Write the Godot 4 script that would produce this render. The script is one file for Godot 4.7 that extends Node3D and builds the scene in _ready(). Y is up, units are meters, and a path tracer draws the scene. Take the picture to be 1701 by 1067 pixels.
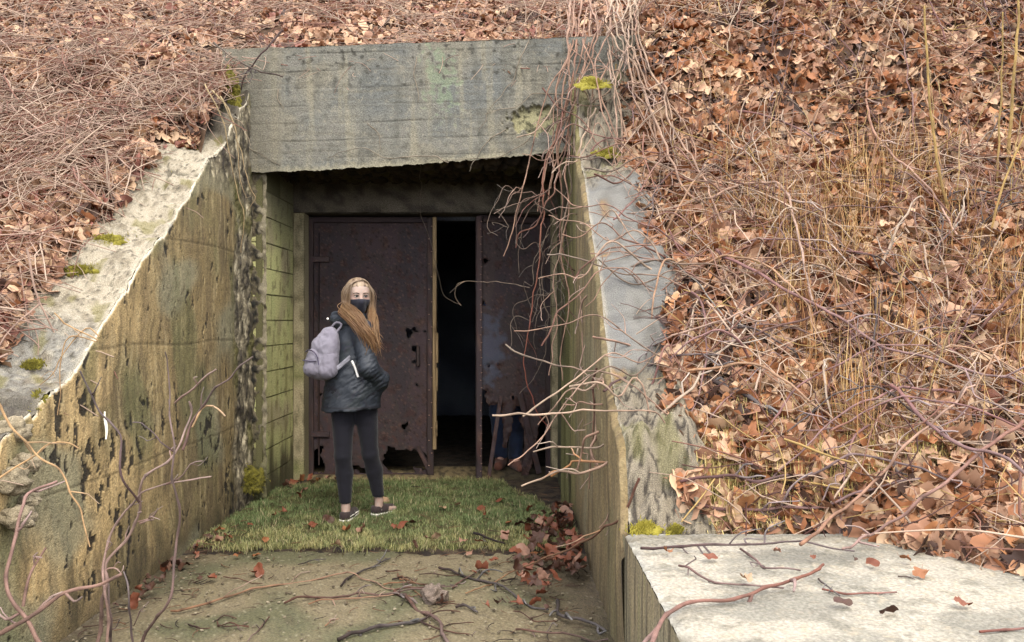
extends Node3D

const EYE := 1.35            # camera height above the path, metres
const FOC := 1280.0          # focal length in pixels of the 1701-wide photograph
var cc := Color.WHITE        # colour handed back by the shape functions
var rng := RandomNumberGenerator.new()
var n_lo := FastNoiseLite.new()
var n_mid := FastNoiseLite.new()
var n_hi := FastNoiseLite.new()
var n_cell := FastNoiseLite.new()
var names := {}
var M := {}
var sun: DirectionalLight3D

# ------------------------------------------------------------------ helpers
func numbered(called: String) -> String:
	var k: int = names.get(called, -1) + 1
	names[called] = k
	return called if k == 0 else "%s_%03d" % [called, k]

func tag(o: Node, label: String, category := "", group := "", kind := "") -> Node:
	if label != "": o.set_meta("label", label)
	if category != "": o.set_meta("category", category)
	if group != "": o.set_meta("group", group)
	if kind != "": o.set_meta("kind", kind)
	return o

func thing(called: String, label: String, category: String, at := Vector3.ZERO, group := "") -> Node3D:
	var o := Node3D.new()
	o.name = numbered(called)
	add_child(o, true)
	o.position = at
	tag(o, label, category, group)
	return o

func obj(called: String, mesh: Mesh, mat: Material, parent: Node = null) -> MeshInstance3D:
	var o := MeshInstance3D.new()
	o.mesh = mesh
	o.material_override = mat
	if parent == null:
		o.name = numbered(called)
		add_child(o, true)
	else:
		var key := called
		var k := 0
		while parent.has_node(NodePath(key)):
			k += 1
			key = "%s_%03d" % [called, k]
		o.name = key
		parent.add_child(o, true)
	return o

func struct(called: String, mesh: Mesh, mat: Material, label := "") -> MeshInstance3D:
	var o := obj(called, mesh, mat)
	tag(o, label, "", "", "structure")
	return o

func V(x: float, y: float, d: float) -> Vector3:
	return Vector3(x, y, -d)

func P(u: float, v: float, d: float) -> Vector3:      # a point seen at (u, v) of the photograph, d metres in front
	return Vector3((u - 850.5) * d / FOC, EYE - (v - 533.5) * d / FOC, -d)

func F(u: float, v: float, lift := 0.01) -> Vector3:  # a point of the path
	var d := (EYE - lift) * FOC / (v - 533.5)
	return P(u, v, d)

func H(u: float, v: float, lift := 0.0) -> Vector3:   # a point of the banks
	var d := 2.0
	while d < 12.0:
		var p := P(u, v, d)
		if hill(p.x, d) + lift > p.y: return p
		d += 0.02
	return P(u, v, 12.0)

func C(r: float, g: float, b: float, k := 1.0) -> Color:   # 0..255 sRGB to linear, times k
	var c := Color(r / 255.0, g / 255.0, b / 255.0).srgb_to_linear()
	return Color(c.r * k, c.g * k, c.b * k)

func sst(a: float, b: float, x: float) -> float:
	return smoothstep(a, b, x)

func prof(t: PackedVector2Array, x: float) -> float:
	var n := t.size()
	if x <= t[0].x: return t[0].y
	for i in range(1, n):
		if x <= t[i].x:
			return lerpf(t[i - 1].y, t[i].y, (x - t[i - 1].x) / (t[i].x - t[i - 1].x))
	return t[n - 1].y

# a grid of (nu+1) x (nv+1) points; f(u, v) gives the point and leaves its colour in cc; keep(u, v) may drop cells
func sheet(nu: int, nv: int, f: Callable, keep = null) -> ArrayMesh:
	var pos := PackedVector3Array()
	var col := PackedColorArray()
	var nor := PackedVector3Array()
	var idx := PackedInt32Array()
	var w := nu + 1
	pos.resize(w * (nv + 1)); col.resize(pos.size()); nor.resize(pos.size())
	for j in nv + 1:
		for i in w:
			pos[j * w + i] = f.call(float(i) / nu, float(j) / nv)
			col[j * w + i] = cc
	for j in nv + 1:
		for i in w:
			var a := pos[j * w + mini(i + 1, nu)] - pos[j * w + maxi(i - 1, 0)]
			var b := pos[mini(j + 1, nv) * w + i] - pos[maxi(j - 1, 0) * w + i]
			nor[j * w + i] = a.cross(b).normalized()
	var has: bool = keep != null
	for j in nv:
		for i in nu:
			if has and not keep.call((i + 0.5) / nu, (j + 0.5) / nv): continue
			var k := j * w + i
			idx.append_array([k, k + w, k + 1, k + 1, k + w, k + w + 1])
	var arr := []
	arr.resize(Mesh.ARRAY_MAX)
	arr[Mesh.ARRAY_VERTEX] = pos
	arr[Mesh.ARRAY_COLOR] = col
	arr[Mesh.ARRAY_NORMAL] = nor
	arr[Mesh.ARRAY_INDEX] = idx
	var m := ArrayMesh.new()
	m.add_surface_from_arrays(Mesh.PRIMITIVE_TRIANGLES, arr)
	return m

func mesh_of(pos: PackedVector3Array, nor: PackedVector3Array, col: PackedColorArray, idx: PackedInt32Array) -> ArrayMesh:
	var arr := []
	arr.resize(Mesh.ARRAY_MAX)
	arr[Mesh.ARRAY_VERTEX] = pos
	arr[Mesh.ARRAY_NORMAL] = nor
	arr[Mesh.ARRAY_COLOR] = col
	arr[Mesh.ARRAY_INDEX] = idx
	var m := ArrayMesh.new()
	m.add_surface_from_arrays(Mesh.PRIMITIVE_TRIANGLES, arr)
	return m

# tubes collected into one mesh
class Tubes:
	var pos := PackedVector3Array()
	var nor := PackedVector3Array()
	var col := PackedColorArray()
	var idx := PackedInt32Array()
	func add(pts: PackedVector3Array, rad: PackedFloat32Array, cols: PackedColorArray, sides := 6) -> void:
		var n := pts.size()
		var side := Vector3.ZERO
		var base := pos.size()
		for i in n:
			var t := (pts[mini(i + 1, n - 1)] - pts[maxi(i - 1, 0)]).normalized()
			if i == 0:
				side = t.cross(Vector3(0.31, 0.77, 0.55)).normalized()
			side = (side - t * side.dot(t)).normalized()
			var up := t.cross(side)
			for k in sides:
				var a := TAU * k / sides
				var o := side * cos(a) + up * sin(a)
				pos.append(pts[i] + o * rad[i])
				nor.append(o)
				col.append(cols[i])
		for i in n - 1:
			for k in sides:
				var a := base + i * sides + k
				var b := base + i * sides + (k + 1) % sides
				idx.append_array([a, a + sides, b, b, a + sides, b + sides])
		pos.append(pts[0]); nor.append((pts[0] - pts[1]).normalized()); col.append(cols[0])
		pos.append(pts[n - 1]); nor.append((pts[n - 1] - pts[n - 2]).normalized()); col.append(cols[n - 1])
		var c0 := pos.size() - 2
		var last := base + (n - 1) * sides
		for k in sides:
			idx.append_array([c0, base + k, base + (k + 1) % sides])
			idx.append_array([c0 + 1, last + (k + 1) % sides, last + k])

func tubes_mesh(t: Tubes) -> ArrayMesh:
	return mesh_of(t.pos, t.nor, t.col, t.idx)

func smooth_path(pts: PackedVector3Array, per: int) -> PackedVector3Array:
	var out := PackedVector3Array()
	var n := pts.size()
	for i in n - 1:
		var p0 := pts[maxi(i - 1, 0)]
		var p3 := pts[mini(i + 2, n - 1)]
		for k in per:
			out.append(pts[i].cubic_interpolate(pts[i + 1], p0, p3, float(k) / per))
	out.append(pts[n - 1])
	return out

# one woody cane through the points: kinked between them, knobbly at its nodes, tapering
func cane_into(t: Tubes, pts: PackedVector3Array, r0: float, r1: float, c0: Color, c1: Color, rough := 0.5, sides := 6, kink := 0.35) -> PackedVector3Array:
	var way := PackedVector3Array()
	var raw := smooth_path(pts, 6)
	var length := 0.0
	for i in raw.size() - 1: length += raw[i].distance_to(raw[i + 1])
	var steps := maxi(6, int(length / 0.02))
	steps = mini(steps, 90)
	var acc := 0.0
	var j := 0
	var seedv := rng.randf() * 100.0
	var node := rng.randf_range(0.07, 0.14)
	var zig := PackedVector3Array()
	for i in int(length / node) + 3: zig.append(Vector3(rng.randfn(), rng.randfn(), rng.randfn()) * 0.0065 * (kink / 0.35))
	for i in steps + 1:
		var want := length * i / steps
		while j < raw.size() - 2 and acc + raw[j].distance_to(raw[j + 1]) < want:
			acc += raw[j].distance_to(raw[j + 1])
			j += 1
		var seg := raw[j].distance_to(raw[j + 1])
		var p := raw[j].lerp(raw[j + 1], clampf((want - acc) / maxf(seg, 1e-5), 0, 1))
		var w := minf(1.0, minf(i, steps - i) / 3.0)
		var zf := (want + node * 0.5) / node
		var zi := int(zf)
		var q := want * 6.0
		way.append(p + (zig[zi].lerp(zig[zi + 1], zf - zi) + Vector3(n_lo.get_noise_2d(q, seedv), n_lo.get_noise_2d(q, seedv + 40), n_lo.get_noise_2d(q, seedv + 80)) * 0.014 * kink) * w)
	var rad := PackedFloat32Array()
	var cols := PackedColorArray()
	for i in steps + 1:
		var f := float(i) / steps
		var s := length * f
		var knob := exp(-pow(fposmod(s, node) - node * 0.5, 2.0) / 0.00006)
		rad.append(lerpf(r0, r1, f) * (1.0 + rough * 0.45 * knob + rough * 0.25 * n_mid.get_noise_2d(s * 14.0, seedv)))
		var c := c0.lerp(c1, f)
		var g := 1.0 + 0.5 * n_mid.get_noise_2d(s * 16.0, seedv + 7.0) + 0.4 * n_lo.get_noise_2d(s * 4.0, seedv + 17.0) - 0.3 * knob
		cols.append(Color(c.r * g, c.g * g, c.b * g))
	t.add(way, rad, cols, sides)
	return way

func pv(a: Array) -> PackedVector3Array:
	return PackedVector3Array(a)

func noise(kind: int, freq: float, oct: int, sd: int) -> FastNoiseLite:
	var n := FastNoiseLite.new()
	n.noise_type = kind
	n.frequency = freq
	n.seed = sd
	n.fractal_type = FastNoiseLite.FRACTAL_FBM if oct > 1 else FastNoiseLite.FRACTAL_NONE
	n.fractal_octaves = oct
	return n

func noise_tex(size: int, freq: float, oct: int, sd: int, lo: float, hi: float, normal := false, bump := 4.0) -> NoiseTexture2D:
	var t := NoiseTexture2D.new()
	t.width = size; t.height = size
	t.seamless = true
	t.noise = noise(FastNoiseLite.TYPE_SIMPLEX_SMOOTH, freq, oct, sd)
	if normal:
		t.as_normal_map = true
		t.bump_strength = bump
	else:
		var g := Gradient.new()
		g.set_color(0, Color(lo, lo, lo)); g.set_color(1, Color(hi, hi, hi))
		t.color_ramp = g
	return t

func mat(rough: float, tex: Texture2D = null, nrm: Texture2D = null, scale := 1.0, nscale := 1.0, world := true) -> StandardMaterial3D:
	var m := StandardMaterial3D.new()
	m.vertex_color_use_as_albedo = true
	m.roughness = rough
	m.metallic_specular = 0.4
	if tex or nrm:
		m.uv1_triplanar = true
		m.uv1_world_triplanar = world
		m.uv1_scale = Vector3(scale, scale, scale)
	if tex: m.albedo_texture = tex
	if nrm:
		m.normal_enabled = true
		m.normal_texture = nrm
		m.normal_scale = nscale
	return m

func make_materials() -> void:
	n_lo = noise(FastNoiseLite.TYPE_SIMPLEX_SMOOTH, 1.0, 2, 11)
	n_mid = noise(FastNoiseLite.TYPE_SIMPLEX_SMOOTH, 1.0, 3, 23)
	n_hi = noise(FastNoiseLite.TYPE_SIMPLEX_SMOOTH, 1.0, 4, 37)
	n_cell = noise(FastNoiseLite.TYPE_CELLULAR, 1.0, 1, 5)
	n_cell.cellular_return_type = FastNoiseLite.RETURN_DISTANCE2_SUB
	var grain := noise_tex(512, 0.07, 5, 3, 0.7, 1.06)
	var fine := noise_tex(512, 0.14, 4, 9, 0.35, 1.1)
	var pit := noise_tex(512, 0.11, 4, 17, 0, 1, true, 5.0)
	var weave := noise_tex(256, 0.25, 2, 29, 0, 1, true, 3.0)
	M.concrete = mat(0.92, grain, pit, 1.7, 0.7)
	M.rough = mat(0.95, fine, pit, 2.6, 1.2)
	M.rust = mat(0.8, grain, pit, 3.0, 0.5)
	M.wood = mat(0.9, fine, pit, 3.0, 0.5)
	M.bark = mat(0.85, fine, pit, 11.0, 1.2)
	M.soil = mat(1.0, fine, pit, 3.0, 1.0)
	M.leaf = mat(0.62, null, pit, 9.0, 0.5, false)
	M.leaf.backlight_enabled = true
	M.leaf.backlight = Color(0.36, 0.27, 0.19)
	M.grass = mat(0.7)
	M.grass.backlight_enabled = true
	M.grass.backlight = Color(0.25, 0.3, 0.1)
	M.straw = mat(0.7)
	M.straw.backlight_enabled = true
	M.straw.backlight = Color(0.3, 0.22, 0.1)
	M.moss = mat(1.0, fine, null, 9.0)
	M.nylon = mat(0.58, null, weave, 8.0, 0.35)
	M.cloth = mat(0.85, null, weave, 10.0, 0.4)
	M.cloth.rim_enabled = true
	M.cloth.rim = 0.15
	M.skin = mat(0.55)
	M.skin.subsurf_scatter_enabled = true
	M.skin.subsurf_scatter_strength = 0.12
	M.hair = mat(0.45)
	M.paint = mat(0.6)
	M.steel = mat(0.6, grain, pit, 4.0, 0.4)

# ------------------------------------------------------------------ the lie of the land
var PR := PackedVector2Array([Vector2(1.2, 0.40), Vector2(2.0, 0.45), Vector2(2.95, 0.50), Vector2(3.3, 0.84), Vector2(4.08, 1.58), Vector2(5.1, 2.40), Vector2(5.65, 3.10), Vector2(6.2, 3.58), Vector2(8.0, 4.95), Vector2(12.0, 7.3), Vector2(18, 9.5), Vector2(30, 10.5)])
var PL := PackedVector2Array([Vector2(1.2, 0.15), Vector2(2.0, 0.45), Vector2(3.02, 0.98), Vector2(3.44, 1.25), Vector2(3.73, 1.5), Vector2(4.45, 2.10), Vector2(4.75, 2.36), Vector2(5.1, 2.68), Vector2(5.65, 3.16), Vector2(6.2, 3.58), Vector2(8.0, 4.95), Vector2(12.0, 7.3), Vector2(18, 9.5), Vector2(30, 10.5)])
const XL := -1.91     # inner face of the left wing wall
const XR := 0.43      # inner face of the right wing wall
const CAP := 0.36     # width of the wing walls' sloping tops

func cap_w(d: float) -> float:
	return CAP - 0.10 * sst(3.75, 3.3, d)

func hill(x: float, d: float) -> float:
	var k := sst(-1.9, 0.5, x)
	var y := lerpf(prof(PL, d), prof(PR, d), k)
	y += 0.09 * n_lo.get_noise_2d(x * 0.9, d * 0.9) + 0.035 * n_mid.get_noise_2d(x * 2.7, d * 2.7)
	if x > XR:
		var e := x - XR - cap_w(d)
		y += 0.42 * sst(0.78, 1.05, x) * sst(4.9, 5.5, d) * sst(6.6, 5.8, d)
		y += 0.07 * clampf(e, 0.0, 4.0) - 0.25 * sst(0.0, -0.16, e) * sst(5.5, 5.1, d)
		if d < 3.1:
			var out := x - lerpf(1.62, 1.27, clampf((d - 2.43) / 0.55, -1.5, 1.0))
			y -= 0.16 * sst(0.12, -0.1, out) * sst(3.12, 2.92, d)
			y += 0.10 * sst(-0.05, 0.5, out)
	elif x < XL:
		var e := XL - CAP - x
		y += 0.07 * clampf(e, 0.0, 4.0) - 0.25 * sst(0.02, -0.14, e) * sst(5.15, 4.9, d)
	return y

func build_ground() -> void:
	var n := 60
	var g := sheet(n, n, func(u, v):
		cc = C(96, 78, 58, 0.55)
		return Vector3(lerpf(-60, 60, u), -0.06, lerpf(-60, 60, v)))
	struct("ground", g, M.soil)
	# the earth bank that buries the bunker: one sheet with a notch for the cutting
	var soil := func(x: float, d: float) -> Vector3:
		var y := hill(x, d)
		var a := 0.8 + 0.5 * n_mid.get_noise_2d(x * 5.0, d * 5.0)
		cc = C(128, 98, 76, 0.62 * a)
		y += 0.02 * n_hi.get_noise_2d(x * 9.0, d * 9.0)
		return V(x, y, d)
	var xl := XL - 0.1
	var xr := XR + 0.1
	struct("earth_bank", sheet(150, 130, func(u, v): return soil.call(lerpf(-16.0, xl, pow(u, 0.45)), lerpf(1.2, 5.8, v))), M.soil)
	struct("earth_bank", sheet(150, 130, func(u, v): return soil.call(lerpf(xr, 16.0, pow(u, 2.2)), lerpf(1.2, 5.8, v))), M.soil)
	struct("earth_bank", sheet(240, 160, func(u, v):
		var a: float = u * 2.0 - 1.0
		return soil.call(16.0 * signf(a) * pow(absf(a), 1.6), lerpf(5.8, 30.0, pow(v, 2.0)))), M.soil)
	# concrete path down the cutting
	struct("path", sheet(230, 270, func(u, v):
		var x := lerpf(XL - 0.02, XR + 0.02, u)
		var d := lerpf(1.0, 4.75, v)
		var a := n_lo.get_noise_2d(x * 1.3, d * 1.3)
		var b := n_mid.get_noise_2d(x * 7.0, d * 7.0)
		var h := n_hi.get_noise_2d(x * 30.0, d * 30.0)
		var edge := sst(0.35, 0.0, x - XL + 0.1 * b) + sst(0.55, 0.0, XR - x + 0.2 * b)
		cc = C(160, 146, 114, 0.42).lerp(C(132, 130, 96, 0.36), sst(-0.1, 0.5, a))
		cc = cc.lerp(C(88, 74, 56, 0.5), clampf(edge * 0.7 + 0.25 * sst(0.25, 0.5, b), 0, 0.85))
		cc = cc.lerp(C(195, 185, 158, 0.6), 0.4 * sst(0.42, 0.55, h))
		cc = cc.lerp(C(70, 60, 45, 0.5), 0.6 * sst(0.36, 0.5, -h))
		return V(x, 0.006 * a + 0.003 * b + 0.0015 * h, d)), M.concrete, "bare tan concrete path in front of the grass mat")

# ------------------------------------------------------------------ concrete
# Colour of the old wing wall's face at distance d and height y
func wall_paint(d: float, y: float, sd: float, near_gold: float) -> void:
	var wv := 0.25 * n_mid.get_noise_3d(d * 1.7, y * 2.6, sd + 3.0)
	var streak := n_mid.get_noise_3d(d * 5.0 + wv, y * 0.9, sd)
	var streak2 := n_hi.get_noise_3d(d * 19.0 + wv * 3.0, y * 2.2, sd + 9.0)
	var blot := n_mid.get_noise_3d(d * 1.3, y * 1.3, sd + 20.0)
	var c := C(142, 124, 86, 0.66)
	c = c.lerp(C(190, 164, 116, 0.72), near_gold * sst(-0.25, 0.3, blot + 0.5 * streak))
	c = c.lerp(C(128, 120, 84, 0.62), sst(0.0, 0.4, -blot) * 0.5)
	c = c.lerp(C(116, 100, 74, 0.6), sst(0.05, 0.45, streak) * 0.6)
	c = c.lerp(C(94, 80, 58, 0.55), sst(0.12, 0.4, streak2) * 0.5)
	c = c.lerp(C(196, 178, 134, 0.7), sst(0.16, 0.42, -streak2) * 0.4)
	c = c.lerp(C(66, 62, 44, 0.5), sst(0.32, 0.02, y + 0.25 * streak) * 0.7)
	c = c.lerp(C(150, 148, 122, 0.66), sst(0.05, 0.35, n_lo.get_noise_3d(d * 1.1, y * 1.4, sd + 70.0)) * 0.6)
	c = c.lerp(C(96, 104, 66, 0.56), sst(0.1, 0.4, n_mid.get_noise_3d(d * 1.8, y * 0.8, sd + 90.0)) * 0.5)
	c = c.lerp(C(92, 80, 58, 0.6), sst(0.2, 0.42, n_hi.get_noise_3d(d * 26.0, y * 18.0, sd + 50.0)) * 0.5)
	cc = Color(c.r * 1.10, c.g * 1.08, c.b * 1.07)

func wall_top(t: PackedVector2Array, d: float) -> float:
	return prof(t, d) + 0.022 * n_mid.get_noise_2d(d * 6.0, 3.0) + 0.05 * n_lo.get_noise_2d(d * 2.2, 8.0) - 0.035 * sst(0.25, 0.4, n_mid.get_noise_2d(d * 3.3, 17.0))

var TL := PackedVector2Array([Vector2(1.6, 0.35), Vector2(2.4, 0.62), Vector2(3.02, 0.96), Vector2(3.44, 1.18), Vector2(3.73, 1.45), Vector2(4.75, 2.24), Vector2(5.0, 2.43), Vector2(5.2, 2.62), Vector2(5.45, 2.86), Vector2(5.7, 3.08)])
var TR := PackedVector2Array([Vector2(2.95, 0.44), Vector2(3.06, 0.60), Vector2(3.2, 0.88), Vector2(3.4, 0.98), Vector2(3.55, 1.06), Vector2(4.08, 1.62), Vector2(5.1, 2.38), Vector2(5.35, 2.75), Vector2(5.7, 3.2)])

func build_left_wall() -> void:
	var w := thing("retaining_wall", "ochre and black streaked concrete retaining wall with pale sloping top, left of the entrance", "wall", V(XL, 0, 4.0))
	var o := w.position
	var face := sheet(470, 330, func(u, v):
		var d := lerpf(1.6, 5.69, u)
		var top := wall_top(TL, d)
		var y: float = v * top
		wall_paint(d, y, 1.0, sst(4.6, 3.4, d))
		var x := XL
		x += 0.010 * n_lo.get_noise_2d(d * 1.5, y * 1.5) + 0.003 * n_mid.get_noise_2d(d * 9.0, y * 7.0)
		# peeled black flakes, thickest under the rim and towards the back
		var fl := n_hi.get_noise_3d(d * 15.0, y * 6.5, 44.0)
		var patch := n_lo.get_noise_3d(d * 2.0, y * 1.1, 71.0)
		var lim := 0.50 - 0.32 * sst(0.0, 0.5, patch) - 0.07 * sst(3.6, 5.2, d) - 0.09 * sst(0.28, 0.05, top - y)
		var f := sst(lim, lim + 0.04, fl)
		cc = cc.lerp(C(38, 33, 28, 0.6), f * 0.93)
		x -= 0.006 * f
		# lift lines left by the shuttering
		for ly in [0.62, 1.22, 1.82]:
			var q := absf(y - ly - 0.02 * n_lo.get_noise_2d(d, ly))
			if q < 0.012:
				x -= 0.003 * (1.0 - q / 0.012)
				cc = cc.lerp(C(86, 74, 50, 0.6), 0.45 * (1.0 - q / 0.012))
		# broken, rock-like edge beside the doorway, and the rim above it
		var rough := sst(5.24, 5.36, d + 0.07 * n_mid.get_noise_2d(y * 2.2, 5.0))
		rough = maxf(rough, sst(2.15, 2.4, y) * sst(4.75, 4.95, d + 0.1 * n_mid.get_noise_2d(y * 5.0, 9.0)))
		if rough > 0.0:
			var ce := n_cell.get_noise_3d(d * 13.0 + 2.0 * n_mid.get_noise_2d(d * 5.0, y * 3.0), y * 3.5, 2.0)
			var h := n_hi.get_noise_3d(d * 15.0, y * 7.0, 5.0)
			x += rough * 0.6 * (0.03 * h - 0.012 * sst(-0.75, -0.95, ce) - 0.02 * sst(0.1, 0.3, n_mid.get_noise_3d(d * 8.0, y * 2.5, 6.0)))
			var rc := C(132, 122, 100, 0.62).lerp(C(80, 73, 62, 0.5), sst(-0.05, 0.3, h))
			rc = rc.lerp(C(200, 188, 160, 0.7), sst(0.2, 0.42, -h))
			rc = rc.lerp(C(112, 108, 52, 0.6), sst(0.05, 0.4, n_mid.get_noise_3d(d * 3.0, y * 1.4, 60.0)) * 0.6)
			cc = cc.lerp(rc, rough)
		var rim := clampf(1.0 - (top - y) / 0.022, 0, 1)
		x -= 0.008 * rim * rim
		cc = cc.lerp(C(222, 212, 190, 0.7), sst(0.3, 0.9, rim + 0.5 * fl))
		return V(x, y, d) - o)
	obj("wall_face", face, M.concrete, w)
	var cap := sheet(400, 60, func(u, v):
		var d := lerpf(1.6, 5.69, u)
		var top := wall_top(TL, d)
		var x: float = XL - 0.008 - (CAP + 0.14) * v
		var y: float = top + 0.085 * sst(0.0, 0.8, v)
		var h := n_hi.get_noise_3d(d * 6.0, x * 8.0, 3.0)
		var ce := n_cell.get_noise_3d(d * 4.5, x * 3.0, 8.0)
		var crack := sst(-0.95, -0.995, ce + 0.12 * h) * sst(-0.1, 0.3, n_lo.get_noise_2d(d * 2.0, x * 2.0))
		var h2 := n_hi.get_noise_3d(d * 22.0, x * 22.0, 7.0)
		var rub := sst(3.3, 3.05, d) + sst(5.05, 5.25, d)
		rub = clampf(rub, 0, 1)
		y += (0.016 + 0.03 * rub) * h + 0.008 * h2 - 0.015 * crack * sst(3.3, 3.7, d) + 0.02 * n_mid.get_noise_2d(d * 9.0, x * 4.0) + 0.02 * snappedf(n_mid.get_noise_2d(d * 3.0, x * 2.0 + 8.0), 0.25)
		cc = C(220, 207, 182, 0.62).lerp(C(188, 183, 172, 0.50), sst(3.7, 3.45, d + 0.1 * h))
		cc = cc.lerp(C(158, 144, 120, 0.62), sst(0.05, 0.4, h) * 0.7)
		cc = cc.lerp(C(128, 116, 98, 0.6), sst(0.15, 0.4, h2) * 0.5)
		var h3 := n_hi.get_noise_3d(d * 48.0, x * 48.0, 2.0)
		cc = cc.lerp(C(86, 76, 62, 0.5), sst(0.26, 0.36, h3) * 0.75)
		y += 0.006 * h3
		cc = cc.lerp(C(236, 226, 202, 0.58), sst(0.15, 0.4, -h2) * 0.5)
		cc = cc.lerp(C(236, 226, 202, 0.68), sst(0.06, 0.0, v + 0.03 * h) * 0.6)
		cc = cc.lerp(C(96, 88, 74, 0.6), crack * 0.7 * sst(3.4, 3.8, d))
		cc = cc.lerp(C(112, 102, 86, 0.6).lerp(C(60, 54, 48, 0.6), sst(0.0, 0.3, h)), rub * 0.8)
		cc = cc.lerp(C(150, 140, 70, 0.6), sst(0.28, 0.5, n_mid.get_noise_2d(d * 4.0, x * 5.0)) * 0.6)
		if v > 0.96: y -= 0.35 * (v - 0.96) / 0.04
		return V(x, y, d) - o)
	obj("wall_top", cap, M.rough, w)
	# returned end beside the doorway: a thin broken face towards the camera
	var ret := sheet(24, 240, func(u, v):
		var y := lerpf(0.0, 2.52, v)
		var x := lerpf(XL - 0.06, -1.815, u)
		var h := n_hi.get_noise_3d(x * 9.0, y * 9.0, 15.0)
		cc = C(148, 136, 110, 0.62).lerp(C(58, 54, 48, 0.55), sst(0.0, 0.35, h))
		cc = cc.lerp(C(206, 194, 164, 0.7), sst(0.7, 0.95, u + 0.4 * h) * 0.7)
		cc = cc.lerp(C(108, 112, 50, 0.6), sst(0.6, 0.2, y) * 0.6)
		return V(x + 0.012 * n_mid.get_noise_1d(y * 6.0) * u, y, 5.675 - 0.03 * h + 0.02 * u) - o)
	obj("broken_edge", ret, M.rough, w)
	# spilt lime streak on the face
	var st := sheet(4, 16, func(u, v):
		var y := lerpf(0.80, 0.93, v)
		cc = C(228, 224, 210, 0.85)
		var wd := 0.012 * sin(PI * clampf(v, 0.03, 0.97)) + 0.002
		return V(XL + 0.018 + 0.005 * sin(u * PI), y, 3.585 + (u - 0.5) * 2.0 * wd + 0.01 * sin(v * 5.0)) - o)
	obj("lime_streak", st, M.paint, w)

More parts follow.
